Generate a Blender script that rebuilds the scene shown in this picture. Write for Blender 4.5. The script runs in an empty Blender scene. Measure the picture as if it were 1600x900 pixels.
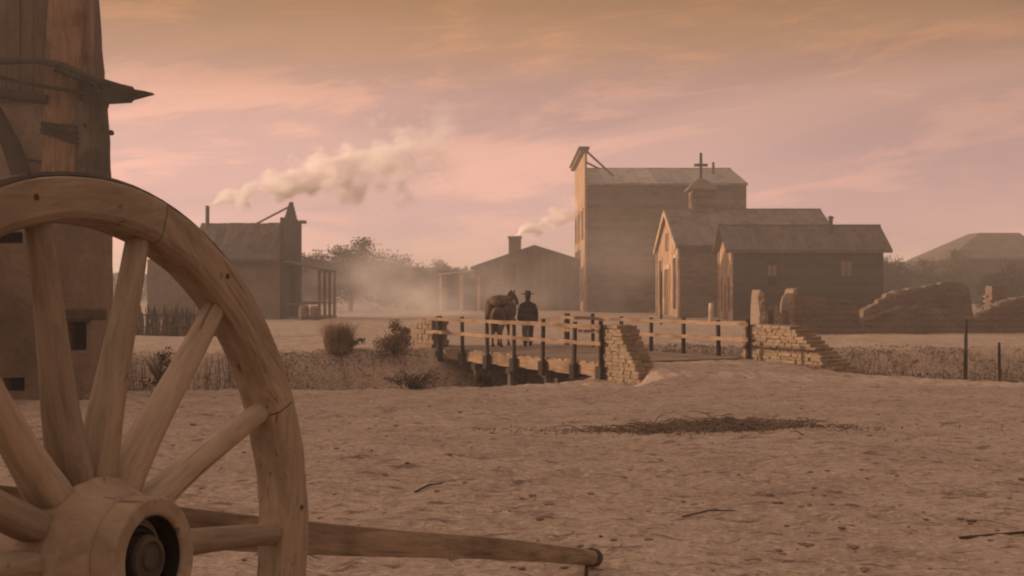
import bpy, bmesh, math, random
import numpy as np
from mathutils import Vector, Matrix, noise as mnoise

R = math.radians
random.seed(11)
rng = np.random.default_rng(11)
sc = bpy.context.scene
C = sc.collection

# ------------------------------------------------------------------ camera
CAM_Z = 1.94                     # above the bridge deck, which is z = 0
cam_d = bpy.data.cameras.new('camera')
cam = bpy.data.objects.new('camera', cam_d); C.objects.link(cam)
cam.location = (0, 0, CAM_Z); cam.rotation_euler = (R(90), 0, 0)
cam_d.sensor_width = 36; cam_d.lens = 45
cam_d.clip_start = 0.05; cam_d.clip_end = 6000
sc.camera = cam

# ------------------------------------------------------------------ sun + sky
SUN_EL, SUN_AZ = 6.0, -84.0      # azimuth from +y (view) towards +x; -90 = exactly left
sd = Vector((math.sin(R(SUN_AZ)) * math.cos(R(SUN_EL)), math.cos(R(SUN_AZ)) * math.cos(R(SUN_EL)), math.sin(R(SUN_EL))))
sun_d = bpy.data.lights.new('sun', 'SUN'); sun_d.energy = 5.0; sun_d.angle = R(0.6); sun_d.color = (1.0, 0.70, 0.48)
sun = bpy.data.objects.new('sun', sun_d); C.objects.link(sun)
sun.rotation_euler = sd.to_track_quat('Z', 'Y').to_euler(); sun.location = (-60, 0, 30)

world = bpy.data.worlds.new('World'); sc.world = world; world.use_nodes = True
wt = world.node_tree; wt.nodes.clear()
def WN(t, **k):
    n = wt.nodes.new(t)
    for a, b in k.items(): setattr(n, a, b)
    return n
def wmath(op, a, b=None):
    n = WN('ShaderNodeMath', operation=op)
    for i, s in enumerate((a, b)):
        if s is None: continue
        if isinstance(s, (int, float)): n.inputs[i].default_value = s
        else: wt.links.new(s, n.inputs[i])
    return n.outputs[0]
wout = WN('ShaderNodeOutputWorld'); wbg = WN('ShaderNodeBackground'); wbg.inputs['Strength'].default_value = 0.1
wt.links.new(wbg.outputs[0], wout.inputs[0])
nish = WN('ShaderNodeTexSky', sky_type='NISHITA'); nish.sun_disc = False
nish.sun_elevation = R(SUN_EL); nish.sun_rotation = R(SUN_AZ); nish.air_density = 1.6; nish.dust_density = 4.0
tc = WN('ShaderNodeTexCoord'); sep = WN('ShaderNodeSeparateXYZ'); wt.links.new(tc.outputs['Generated'], sep.inputs[0])
# dusty dusk sky: colour by elevation (sin of elevation 0..0.35)
ramp = WN('ShaderNodeValToRGB')
el = ramp.color_ramp.elements
SKY = [(0.0, (.68, .392, .362)), (.16, (.70, .405, .378)), (.30, (.645, .375, .335)), (.42, (.59, .332, .270)), (.52, (.48, .25, .155)), (.62, (.355, .176, .086)), (1.0, (.68, .482, .388))]
el[0].position, el[0].color = SKY[0][0], (*SKY[0][1], 1)
el[1].position, el[1].color = SKY[-1][0], (*SKY[-1][1], 1)
for p, c in SKY[1:-1]:
    e = el.new(p); e.color = (*c, 1)
wt.links.new(wmath('MULTIPLY', sep.outputs['Z'], 1 / 0.35), ramp.inputs[0])
# broad side-to-side change: lighter on the sun's side
side = wmath('ADD', wmath('MULTIPLY', sep.outputs['X'], -0.45), 1.0)
# cloud streaks on a high flat layer
tz_ = wmath('SUBTRACT', sep.outputs['Z'], wmath('MULTIPLY', sep.outputs['X'], 0.10))
comb = WN('ShaderNodeCombineXYZ'); wt.links.new(sep.outputs['X'], comb.inputs[0]); wt.links.new(sep.outputs['Y'], comb.inputs[1]); wt.links.new(tz_, comb.inputs[2])
mp = WN('ShaderNodeMapping'); mp.inputs['Scale'].default_value = (5.0, 5.0, 24.0); mp.inputs['Location'].default_value = (3.3, 1.2, .4)
wt.links.new(comb.outputs[0], mp.inputs[0])
cn = WN('ShaderNodeTexNoise'); cn.inputs['Scale'].default_value = 1.0; cn.inputs['Detail'].default_value = 7; cn.inputs['Roughness'].default_value = .66; cn.inputs['Distortion'].default_value = .45
wt.links.new(mp.outputs[0], cn.inputs['Vector'])
cr = WN('ShaderNodeMapRange', interpolation_type='SMOOTHSTEP'); cr.inputs[1].default_value = .48; cr.inputs[2].default_value = .62
wt.links.new(cn.outputs[0], cr.inputs[0])
mulc = WN('ShaderNodeMix', data_type='RGBA', blend_type='MULTIPLY'); mulc.inputs[0].default_value = 1
wt.links.new(ramp.outputs[0], mulc.inputs[6]); wt.links.new(side, mulc.inputs[7])
cm = WN('ShaderNodeMix', data_type='RGBA', blend_type='MULTIPLY')
cm.inputs[7].default_value = (1.32, 1.21, 1.08, 1)
wt.links.new(cr.outputs[0], cm.inputs[0]); wt.links.new(mulc.outputs[2], cm.inputs[6])
cn2 = WN('ShaderNodeTexNoise'); cn2.inputs['Scale'].default_value = .45; cn2.inputs['Detail'].default_value = 4; cn2.inputs['Distortion'].default_value = .5
wt.links.new(mp.outputs[0], cn2.inputs['Vector'])
cr2 = WN('ShaderNodeMapRange', interpolation_type='SMOOTHSTEP'); cr2.inputs[1].default_value = .44; cr2.inputs[2].default_value = .66
wt.links.new(cn2.outputs[0], cr2.inputs[0])
cm2 = WN('ShaderNodeMix', data_type='RGBA', blend_type='MULTIPLY'); cm2.inputs[7].default_value = (.79, .81, .88, 1)
wt.links.new(cr2.outputs[0], cm2.inputs[0]); wt.links.new(cm.outputs[2], cm2.inputs[6])
up10 = WN('ShaderNodeMix', data_type='RGBA', blend_type='MULTIPLY'); up10.inputs[0].default_value = 1; up10.inputs[7].default_value = (10, 10, 10, 1)
wt.links.new(cm2.outputs[2], up10.inputs[6])
fin = WN('ShaderNodeMix', data_type='RGBA'); fin.inputs[0].default_value = .92
wt.links.new(nish.outputs[0], fin.inputs[6]); wt.links.new(up10.outputs[2], fin.inputs[7])
wt.links.new(fin.outputs[2], wbg.inputs['Color'])

vs = sc.view_settings
sc.display_settings.display_device = 'sRGB'
vs.view_transform = 'Standard'; vs.look = 'None'; vs.gamma = 1; vs.use_curve_mapping = False; vs.exposure = 0.12
sc.render.engine = 'CYCLES'
cy_ = sc.cycles
cy_.use_denoising = True
cy_.max_bounces = 16; cy_.diffuse_bounces = 3; cy_.glossy_bounces = 2; cy_.transmission_bounces = 2; cy_.volume_bounces = 14; cy_.transparent_max_bounces = 16
cy_.volume_step_rate = 1.0; cy_.volume_max_steps = 256
cy_.filter_width = 2.1
cy_.sample_clamp_indirect = 6

# ------------------------------------------------------------------ materials
MATS = {}
class NT:
    def __init__(s, name):
        s.m = bpy.data.materials.new(name); s.m.use_nodes = True; s.t = s.m.node_tree
        s.b = s.t.nodes['Principled BSDF']; s.out = s.t.nodes['Material Output']
    def n(s, t, **k):
        x = s.t.nodes.new(t)
        for a, b in k.items(): setattr(x, a, b)
        return x
    def l(s, a, b): s.t.links.new(a, b)
    def coord(s, kind='Position', scale=(1, 1, 1), rotz=0, rnd=True):
        if kind == 'Position': v = s.n('ShaderNodeNewGeometry').outputs['Position']
        else: v = s.n('ShaderNodeTexCoord').outputs[kind]
        if rotz:
            r = s.n('ShaderNodeVectorRotate', rotation_type='Z_AXIS'); r.inputs['Angle'].default_value = rotz
            s.l(v, r.inputs['Vector']); v = r.outputs[0]
        mp = s.n('ShaderNodeMapping'); mp.inputs['Scale'].default_value = scale
        s.l(v, mp.inputs[0]); v = mp.outputs[0]
        if rnd:
            oi = s.n('ShaderNodeObjectInfo'); ad = s.n('ShaderNodeVectorMath', operation='MULTIPLY_ADD')
            ad.inputs[1].default_value = (37, 53, 71); s.l(oi.outputs['Random'], ad.inputs[0]); s.l(v, ad.inputs[2]); v = ad.outputs[0]
        return v
    def noise(s, v, scale, detail=4, rough=.55, dist=0):
        x = s.n('ShaderNodeTexNoise'); x.inputs['Scale'].default_value = scale; x.inputs['Detail'].default_value = detail
        x.inputs['Roughness'].default_value = rough; x.inputs['Distortion'].default_value = dist
        s.l(v, x.inputs['Vector']); return x.outputs[0]
    def ramp(s, fac, stops):
        x = s.n('ShaderNodeValToRGB'); e = x.color_ramp.elements
        e[0].position, e[0].color = stops[0][0], (*stops[0][1], 1); e[1].position, e[1].color = stops[-1][0], (*stops[-1][1], 1)
        for p, c in stops[1:-1]: y = e.new(p); y.color = (*c, 1)
        s.l(fac, x.inputs[0]); return x.outputs[0]
    def mix(s, fac, a, b, mode='MIX'):
        x = s.n('ShaderNodeMix', data_type='RGBA', blend_type=mode)
        for i, q in ((0, fac), (6, a), (7, b)):
            if isinstance(q, (int, float)): x.inputs[i].default_value = q
            elif isinstance(q, tuple): x.inputs[i].default_value = (*q, 1)
            else: s.l(q, x.inputs[i])
        return x.outputs[2]
    def mr(s, v, a, b, c=0, d=1):
        x = s.n('ShaderNodeMapRange', interpolation_type='SMOOTHSTEP')
        for i, q in enumerate((a, b, c, d)): x.inputs[i + 1].default_value = q
        s.l(v, x.inputs[0]); return x.outputs[0]
    def done(s, col, rough=.9, bump=None, bs=.3, bd=.02):
        if isinstance(col, tuple): s.b.inputs['Base Color'].default_value = (*col, 1)
        else: s.l(col, s.b.inputs['Base Color'])
        s.b.inputs['Roughness'].default_value = rough
        s.b.inputs['Specular IOR Level'].default_value = .2
        if bump is not None:
            x = s.n('ShaderNodeBump'); x.inputs['Strength'].default_value = bs; x.inputs['Distance'].default_value = bd
            s.l(bump, x.inputs['Height']); s.l(x.outputs[0], s.b.inputs['Normal'])
        MATS[s.m.name] = s.m
        return s.m

def jit(c, k): return tuple(max(0, x * k) for x in c)
def wood(name, c, stretch=(1, 12, 12), kind='Position', rotz=0, scale=1.0, var=.35, rough=.85, bd=.01, con=1.0, crack=0):
    """weathered timber: grain runs along the axis with the smallest stretch"""
    t = NT(name)
    v = t.coord(kind, stretch, rotz)
    g = t.noise(v, 2.2 * scale, 6, .65, .6)
    col = t.ramp(g, [(.25, jit(c, 1 - .55 * con)), (.48, c), (.75, jit(c, 1 + .5 * con))])
    v2 = t.coord(kind, (1, 1, 1), rotz)
    blot = t.noise(v2, .9 * scale, 4, .6)
    col = t.mix(t.mr(blot, .42, .68), col, t.mix(1.0, col, (1 - .45 * con, 1 - .48 * con, 1 - .5 * con), 'MULTIPLY'))
    oi = t.n('ShaderNodeObjectInfo')
    if crack:
        mx = min(stretch); cv = t.coord(kind, tuple(q * (.8 if q == mx else 4.0) for q in stretch), rotz)
        ck = t.noise(cv, 1.0 * scale, 3, .55, .25); cf = t.mr(ck, .345, .30, 0, crack)
        col = t.mix(cf, col, jit(c, .16))
        sp_ = t.noise(t.coord(kind, (1, 1, 1), rotz), 26, 3, .6); col = t.mix(t.mr(sp_, .66, .72, 0, crack * .7), col, jit(c, .3))
        mxn = t.n('ShaderNodeMath', operation='SUBTRACT'); t.l(g, mxn.inputs[0]); t.l(cf, mxn.inputs[1]); g = mxn.outputs[0]
    k = t.mr(oi.outputs['Random'], 0, 1, 1 - var, 1 + var)
    hs = t.n('ShaderNodeHueSaturation'); t.l(k, hs.inputs['Value']); t.l(col, hs.inputs['Color'])
    return t.done(hs.outputs[0], rough, g, .5, bd)
def earth(name, c, scale=1.0, bd=.04, var=.0, dark=.62):
    t = NT(name)
    v = t.coord('Position', (1, 1, 1))
    a = t.noise(v, .8 * scale, 6, .65); b = t.noise(v, 9 * scale, 5, .7)
    col = t.ramp(a, [(.28, jit(c, dark)), (.52, c), (.78, jit(c, 1.3))])
    col = t.mix(t.mr(b, .5, .75), col, jit(c, dark * .9))
    if var:
        oi = t.n('ShaderNodeObjectInfo'); k = t.mr(oi.outputs['Random'], 0, 1, 1 - var, 1 + var)
        hs = t.n('ShaderNodeHueSaturation'); t.l(k, hs.inputs['Value']); t.l(col, hs.inputs['Color']); col = hs.outputs[0]
    return t.done(col, .95, b, .6, bd)
def leafy(name, c, c2, scale=1.5):
    t = NT(name)
    v = t.coord('Position', (1, 1, 1), rnd=False)
    a = t.noise(v, scale, 3, .6); b = t.noise(v, scale * 9, 2, .6)
    col = t.mix(t.mr(a, .35, .65), c, c2); col = t.mix(t.mr(b, .4, .75, 0, .6), col, jit(c2, 1.25))
    return t.done(col, .9)

M_wheel = wood('wheel_wood', (.32, .247, .177), (14, 2.0, 14), 'Object', scale=1.3, var=.14, bd=.004, con=.62, crack=.6)
M_felloe = wood('felloe_wood', (.305, .233, .165), (2.0, 14, 14), 'Object', scale=1.3, var=.12, bd=.004, con=.62, crack=.6)
M_hub = wood('hub_wood', (.30, .225, .157), (6, 6, 2.5), 'Object', scale=1.2, var=.05, bd=.006, con=.62, crack=.6)
M_pole = wood('pole_wood', (.305, .225, .155), (14, 1.2, 14), 'Object', scale=1.2, var=.05, bd=.004, crack=.6)
t = NT('dark_iron'); v = t.coord('Object', (1, 1, 1)); a = t.noise(v, 14, 5, .7)
M_iron = t.done(t.ramp(a, [(.3, (.045, .036, .028)), (.6, (.08, .062, .046)), (.8, (.15, .105, .07))]), .75, a, .3, .004)
t = NT('hub_dark'); v = t.coord('Object', (1, 1, 1)); a = t.noise(v, 22, 4, .7)
M_hubdark = t.done(t.ramp(a, [(.3, (.012, .010, .008)), (.7, (.035, .028, .02))]), .5, a, .4, .004)
M_adobe = earth('adobe_plaster', (.235, .170, .118), .9, .05)
M_adobe_d = earth('dark_plaster', (.105, .070, .045), .9, .05)  # darker brown plaster for the wall above the awning
M_adobe_r = earth('adobe_ruin_mud', (.140, .108, .076), 1.1, .06)
M_stone = earth('lime_stone', (.26, .188, .125), 2.2, .03, var=.12, dark=.7)
M_gap = earth('mud_mortar', (.16, .118, .08), 3, .03)
M_tpost = wood('tall_post_wood', (.20, .118, .067), (9, 9, .8), scale=1.0, var=.05, crack=.6)
M_board_d = wood('dark_boards', (.115, .076, .048), (9, 9, .8), var=.12, con=.7, crack=.5)  # dark brown boards in the tone of the parapet plaster
M_trunk = wood('grey_trunk_wood', (.10, .076, .054), (5, 5, .6), scale=1.6, var=.15, bd=.03)
M_dark = wood('dark_branch_wood', (.038, .026, .018), (3, 3, 3), var=.2)
M_bark = wood('tree_bark', (.07, .05, .035), (6, 6, 1.5), var=.2)
BR = R(29.0)
M_bdeck = wood('bridge_plank_wood', (.26, .19, .135), (1, 14, 14), rotz=-BR, var=.3)
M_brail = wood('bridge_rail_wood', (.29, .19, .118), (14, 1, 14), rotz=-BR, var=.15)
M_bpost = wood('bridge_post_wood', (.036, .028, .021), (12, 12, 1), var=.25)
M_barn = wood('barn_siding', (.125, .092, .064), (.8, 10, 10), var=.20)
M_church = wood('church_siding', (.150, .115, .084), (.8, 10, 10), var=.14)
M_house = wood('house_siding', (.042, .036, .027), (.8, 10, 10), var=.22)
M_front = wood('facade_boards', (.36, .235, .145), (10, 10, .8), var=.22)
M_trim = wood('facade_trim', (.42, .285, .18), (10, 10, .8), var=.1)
M_shed = wood('shed_boards', (.115, .086, .060), (10, 10, .8), var=.22)
M_doorw = wood('door_wood', (.13, .082, .05), (12, 12, .8), var=.15)
M_roofw = wood('roof_shingle_wood', (.095, .076, .060), (10, .8, 10), var=.14)
M_roofm = wood('roof_sheet', (.25, .215, .18), (6, .6, 6), var=.22, rough=.6)
M_roofc = wood('church_roof_wood', (.125, .098, .076), (9, .8, 9), var=.10)
M_fence = wood('fence_stick_wood', (.11, .08, .055), (10, 10, 1), var=.4)
M_pale = wood('pale_board', (.45, .36, .28), (9, 9, 1), var=.1)
t = NT('old_glass'); M_glass = t.done((.02, .018, .016), .15); M_glass.node_tree.nodes['Principled BSDF'].inputs['Specular IOR Level'].default_value = .6
t = NT('window_blind'); v = t.coord(); M_blind = t.done(t.ramp(t.noise(v, 5), [(.3, (.13, .092, .074)), (.7, (.20, .14, .11))]), .9)
M_void = NT('room_dark').done((.012, .010, .008), 1)
M_leafa = leafy('dusty_leaves', (.062, .056, .034), (.100, .088, .052))
M_leafb = leafy('olive_leaves', (.050, .048, .030), (.085, .076, .046))
M_grass = leafy('ditch_grass', (.066, .055, .040), (.145, .110, .076), .6)
M_reed = leafy('dry_reed', (.17, .112, .066), (.25, .165, .098), 2.0)
M_twig = leafy('dry_twig', (.080, .060, .043), (.14, .105, .072), 2)
M_brush = leafy('dead_brush_twig', (.135, .100, .072), (.20, .148, .105), 2)
M_straw = leafy('dry_straw', (.30, .225, .155), (.40, .30, .20), 6)
M_clod = earth('earth_clod', (.24, .178, .130), 5, .02)
M_coat = leafy('black_coat_cloth', (.014, .012, .011), (.024, .020, .018), 6)
M_band = leafy('grey_cloth', (.05, .046, .044), (.065, .06, .056), 6)
M_trous = leafy('brown_trousers', (.055, .040, .030), (.075, .055, .04), 6)
M_skin = NT('skin').done((.34, .19, .125), .6)
M_hair = leafy('dark_hair', (.02, .014, .010), (.035, .024, .016), 9)
M_hat = leafy('brown_felt', (.026, .017, .011), (.042, .028, .018), 9)
M_boot = leafy('boot_leather', (.022, .016, .012), (.04, .028, .02), 9)
M_horse = leafy('bay_coat', (.075, .045, .028), (.115, .070, .043), 5)
M_mane = leafy('horse_hair', (.018, .013, .010), (.035, .025, .018), 12)
M_pack = leafy('canvas_pack', (.050, .036, .026), (.115, .085, .06), 7)

# ------------------------------------------------------------------ helpers
def tag(o, label=None, cat=None, group=None, kind=None):
    if label: o['label'] = label
    if cat: o['category'] = cat
    if group: o['group'] = group
    if kind: o['kind'] = kind
    return o
def empty(name, loc=(0, 0, 0), rz=0, label=None, cat=None, group=None):
    o = bpy.data.objects.new(name, None); C.objects.link(o); o.location = loc; o.rotation_euler = (0, 0, rz); o.empty_display_size = .2
    return tag(o, label, cat, group)
def link(name, me, parent=None, loc=(0, 0, 0), rot=(0, 0, 0), scale=(1, 1, 1)):
    o = bpy.data.objects.new(name, me); C.objects.link(o); o.parent = parent
    o.location = loc; o.rotation_euler = rot; o.scale = scale
    return o
class MB:
    def __init__(s): s.v = []; s.f = []
    def add(s, vs, fs):
        k = len(s.v); s.v += [tuple(p) for p in vs]; s.f += [tuple(i + k for i in q) for q in fs]; return s
    def box(s, lo, hi, mat=None):
        (x0, y0, z0), (x1, y1, z1) = lo, hi
        vs = [Vector(p) for p in ((x0, y0, z0), (x1, y0, z0), (x1, y1, z0), (x0, y1, z0), (x0, y0, z1), (x1, y0, z1), (x1, y1, z1), (x0, y1, z1))]
        if mat: vs = [mat @ p for p in vs]
        return s.add(vs, [(0, 3, 2, 1), (4, 5, 6, 7), (0, 1, 5, 4), (1, 2, 6, 5), (2, 3, 7, 6), (3, 0, 4, 7)])
    def tube(s, pts, rad, n=8, cap=True, wob=0, seed=0):
        pts = [Vector(p) for p in pts]; rings = []
        if isinstance(rad, (int, float)): rad = [rad] * len(pts)
        rr = random.Random(seed)
        up = None
        for i, p in enumerate(pts):
            d = (pts[min(i + 1, len(pts) - 1)] - pts[max(i - 1, 0)])
            d = d.normalized() if d.length > 1e-9 else Vector((0, 0, 1))
            if up is None: up = Vector((0, 0, 1)) if abs(d.z) < .9 else Vector((0, 1, 0))
            a = d.cross(up).normalized(); b = d.cross(a).normalized(); up = b.cross(d) if b.cross(d).length > .1 else up; up = a.cross(d)
            ring = []
            for k in range(n):
                th = 2 * math.pi * k / n; r = rad[i] * (1 + wob * (rr.random() - .5))
                ring.append(p + (a * math.cos(th) + b * math.sin(th)) * r)
            rings.append(ring)
        vs = [q for r in rings for q in r]; fs = []
        for i in range(len(pts) - 1):
            for k in range(n):
                fs.append((i * n + k, i * n + (k + 1) % n, (i + 1) * n + (k + 1) % n, (i + 1) * n + k))
        if cap:
            fs.append(tuple(reversed(range(n)))); fs.append(tuple(range((len(pts) - 1) * n, len(pts) * n)))
        return s.add(vs, fs)
    def lathe(s, prof, n=32, closed=False):
        """profile of (radius, z)"""
        vs = []; fs = []
        for r, z in prof:
            for k in range(n):
                th = 2 * math.pi * k / n; vs.append((r * math.cos(th), r * math.sin(th), z))
        m = len(prof)
        for i in range(m - 1 + (1 if closed else 0)):
            j = (i + 1) % m
            for k in range(n):
                fs.append((i * n + k, i * n + (k + 1) % n, j * n + (k + 1) % n, j * n + k))
        if not closed:
            fs.append(tuple(reversed(range(n)))); fs.append(tuple(range((m - 1) * n, m * n)))
        return s.add(vs, fs)
    def mesh(s, name, mat, smooth=False, bevel=0, seg=1):
        me = bpy.data.meshes.new(name); me.from_pydata(s.v, [], s.f); me.update()
        bm = bmesh.new(); bm.from_mesh(me)
        if bevel: bmesh.ops.bevel(bm, geom=bm.edges[:], offset=bevel, segments=seg, affect='EDGES', clamp_overlap=True)
        bmesh.ops.recalc_face_normals(bm, faces=bm.faces[:]); bm.to_mesh(me); bm.free()
        me.materials.append(mat)
        if smooth: me.polygons.foreach_set('use_smooth', [True] * len(me.polygons))
        return me
    def build(s, name, mat, parent=None, smooth=False, bevel=0, seg=1, **k):
        return link(name, s.mesh(name, mat, smooth, bevel, seg), parent, **k)
_unit = {}
def board(name, parent, c, size, mat, rot=(0, 0, 0), bev=.04):
    """a sawn board: one shared, slightly bevelled block, scaled"""
    key = (mat.name, name)
    if key not in _unit:
        _unit[key] = MB().box((-.5, -.5, -.5), (.5, .5, .5)).mesh(name, mat)
    return link(name, _unit[key], parent, c, rot, size)
def np_mesh(name, V, F, mat, parent=None, smooth=False, **k):
    V = np.asarray(V, np.float32); F = np.asarray(F, np.int32); m = F.shape[1]
    me = bpy.data.meshes.new(name)
    me.vertices.add(len(V)); me.vertices.foreach_set('co', V.ravel())
    me.loops.add(F.size); me.loops.foreach_set('vertex_index', F.ravel())
    me.polygons.add(len(F)); me.polygons.foreach_set('loop_start', np.arange(0, F.size, m, dtype=np.int32))
    try: me.polygons.foreach_set('loop_total', np.full(len(F), m, np.int32))
    except Exception: pass
    if smooth: me.polygons.foreach_set('use_smooth', np.ones(len(F), bool))
    me.update(calc_edges=True); me.validate()
    me.materials.append(mat)
    return link(name, me, parent, **k)

def lattice(seed, n=256): return np.random.default_rng(seed).random((n, n)).astype(np.float32)
_L = {}
def vnoise(x, y, seed=0):
    if seed not in _L: _L[seed] = lattice(seed)
    g = _L[seed]; xi = np.floor(x).astype(int); yi = np.floor(y).astype(int); fx = x - xi; fy = y - yi
    fx = fx * fx * (3 - 2 * fx); fy = fy * fy * (3 - 2 * fy)
    a = g[xi & 255, yi & 255]; b = g[(xi + 1) & 255, yi & 255]; c = g[xi & 255, (yi + 1) & 255]; d = g[(xi + 1) & 255, (yi + 1) & 255]
    return (a * (1 - fx) + b * fx) * (1 - fy) + (c * (1 - fx) + d * fx) * fy - .5
def fbm(x, y, sc_, seed=0, o=4, gain=.5):
    r = 0; a = 1.0
    for i in range(o):
        r = r + a * vnoise(x * sc_ + 17.3 * i, y * sc_ + 5.1 * i, seed + i); sc_ *= 2.03; a *= gain
    return r
def sst(a, b, x):
    t_ = np.clip((x - a) / (b - a), 0, 1); return t_ * t_ * (3 - 2 * t_)

# ------------------------------------------------------------------ the ground
A = np.array([2.42, 33.3])                      # near-side corner of the bridge's near end
BV = np.array([-math.sin(BR), math.cos(BR)])    # along the bridge, away from the camera
WV = np.array([math.cos(BR), math.sin(BR)])     # across the bridge
BL, BW = 10.2, 4.6
def bpt(s_, t_, z=0):                           # bridge coordinates (across, along) to the world
    p = A + WV * s_ + BV * t_; return (p[0], p[1], z)
YN = ([-1500, -40, -14, -9, -4, -.75, 2.3, 6.5, 8.6, 12, 25, 1500], [20, 26, 28.2, 29.2, 29.8, 30.6, 33.6, 35.8, 32.6, 31.9, 31.3, 28])
YF = ([-1500, -40, -14, -8, -2.6, 1.5, 6, 14, 30, 1500], [36, 38.5, 39.4, 40.2, 41.9, 44.0, 44.4, 43.6, 43.5, 46])
def ground(x, y, fine=True):
    x = np.asarray(x, float); y = np.asarray(y, float)
    g1 = .378 - .028 * (np.clip(y, -30, 33) - 3)
    base = g1 + (-.05 - g1) * sst(31, 41, y)
    wob = fbm(x, y, .35, 40, 3) * .8
    dn = y - np.interp(x, *YN) + wob; df = np.interp(x, *YF) - y + wob * .8
    inside = np.minimum(dn, df)
    # causeway up to the near end of the bridge
    s_ = (x - A[0]) * WV[0] + (y - A[1]) * WV[1]; t_ = -((x - A[0]) * BV[0] + (y - A[1]) * BV[1])
    rampw = sst(7.5, .3, t_) * sst(-.02 - 1.1 * np.clip(t_ - 1.5, 0, 6), .42, s_) * sst(5.5 + .5 * np.clip(t_, 0, 6), 4.5, s_)
    # keep the banks solid at both bridge ends
    near_ok = sst(-.75, -.25, t_) * sst(-.6, .1, s_) * sst(5.4, 4.7, s_)
    far_ok = sst(BL - .15, BL + .35, -t_) * sst(-.8, -.1, s_) * sst(5.6, 4.9, s_)
    z = base + (-.03 - base) * rampw
    cut = sst(-.1, 2.0, inside) * (1 - near_ok) * (1 - far_ok)
    z = z - 1.75 * cut
    z = z * (1 - far_ok) + far_ok * -.03
    # rise of far country
    far = np.maximum(0, np.hypot(x, y) - 170)
    z = z + sst(0, 420, far) * (3.0 + 9 * np.maximum(0, fbm(x, y, .006, 60, 4) + .25))
    road = rampw * .7
    z = z + fbm(x, y, .22, 3, 3) * .10 * (1 - road) + (1 + cut) * fbm(x, y, 1.3, 9, 3) * .05 * (1 - .5 * road)
    if fine:
        k = sst(60, 25, y) * sst(-6, 2, y)
        f1 = fbm(x, y, 3.6, 21, 3, .6); f2 = fbm(x * .8, y, 9.0, 31, 2, .6)
        dents = np.maximum(0, vnoise(x * 3.4, y * 3.4, 77) - .08) * -.12
        z = z + k * (f1 * .028 + f2 * .024 + dents * (1 - .6 * road))
    return z
def gz(x, y): return float(ground(np.array([x]), np.array([y]), False)[0])

def axis_lines(dense0, dense1, stepf, grow, lim0, lim1):
    a = [dense0]
    while a[-1] < dense1: a.append(a[-1] + stepf(a[-1]))
    st = stepf(a[-1])
    while a[-1] < lim1: st *= grow; a.append(a[-1] + st)
    b = [dense0]; st = stepf(dense0)
    while b[-1] > lim0: st *= grow; b.append(b[-1] - st)
    return np.array(b[::-1][:-1] + a)
gx = axis_lines(-11, 13, lambda q: .055, 1.055, -1500, 1500)
gy = axis_lines(5.2, 47, lambda q: max(.05, .0075 * q) if q < 32 else .22, 1.06, -1500, 1500)
X, Y = np.meshgrid(gx, gy); Z = ground(X, Y)
nx, ny = len(gx), len(gy)
idx = np.arange(nx * ny).reshape(ny, nx)
F = np.stack([idx[:-1, :-1], idx[:-1, 1:], idx[1:, 1:], idx[1:, :-1]], -1).reshape(-1, 4)
t = NT('dry_trodden_earth')
v = t.coord('Position', (1, 1, 1), rnd=False)
n1 = t.noise(v, .35, 5, .6); n2 = t.noise(v, 3.2, 6, .7); n3 = t.noise(t.coord('Position', (9, 15, 9), rnd=False), 1.3, 5, .72)
col = t.ramp(n1, [(.3, (.315, .236, .174)), (.5, (.380, .288, .214)), (.7, (.430, .330, .248))])
n5 = t.noise(v, 1.1, 6, .7, .3)
col = t.mix(t.mr(n5, .46, .66, 0, .8), col, (.255, .184, .134))
col = t.mix(t.mr(n2, .52, .68, 0, .75), col, (.235, .168, .120))
col = t.mix(t.mr(n3, .50, .64, 0, .85), col, (.51, .40, .30))
col = t.mix(t.mr(n3, .45, .34, 0, .75), col, (.175, .122, .086))
n4 = t.noise(t.coord('Position', (2.6, 6.0, 5), rnd=False), 1.0, 4, .68)
col = t.mix(t.mr(n4, .56, .65, 0, .85), col, (.125, .088, .063))
n6 = t.noise(t.coord('Position', (22, 30, 22), rnd=False), 1.0, 4, .75)
col = t.mix(t.mr(n6, .53, .68, 0, .65), col, (.130, .096, .072))
hgt = t.mix(.6, n2, n3)
M_ground = t.done(col, .97, hgt, .6, .04)
g_o = np_mesh('ground', np.stack([X, Y, Z], -1).reshape(-1, 3), F, M_ground, smooth=True)
tag(g_o, kind='structure', label='dry trodden brown earth of the yard and plain')

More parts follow.
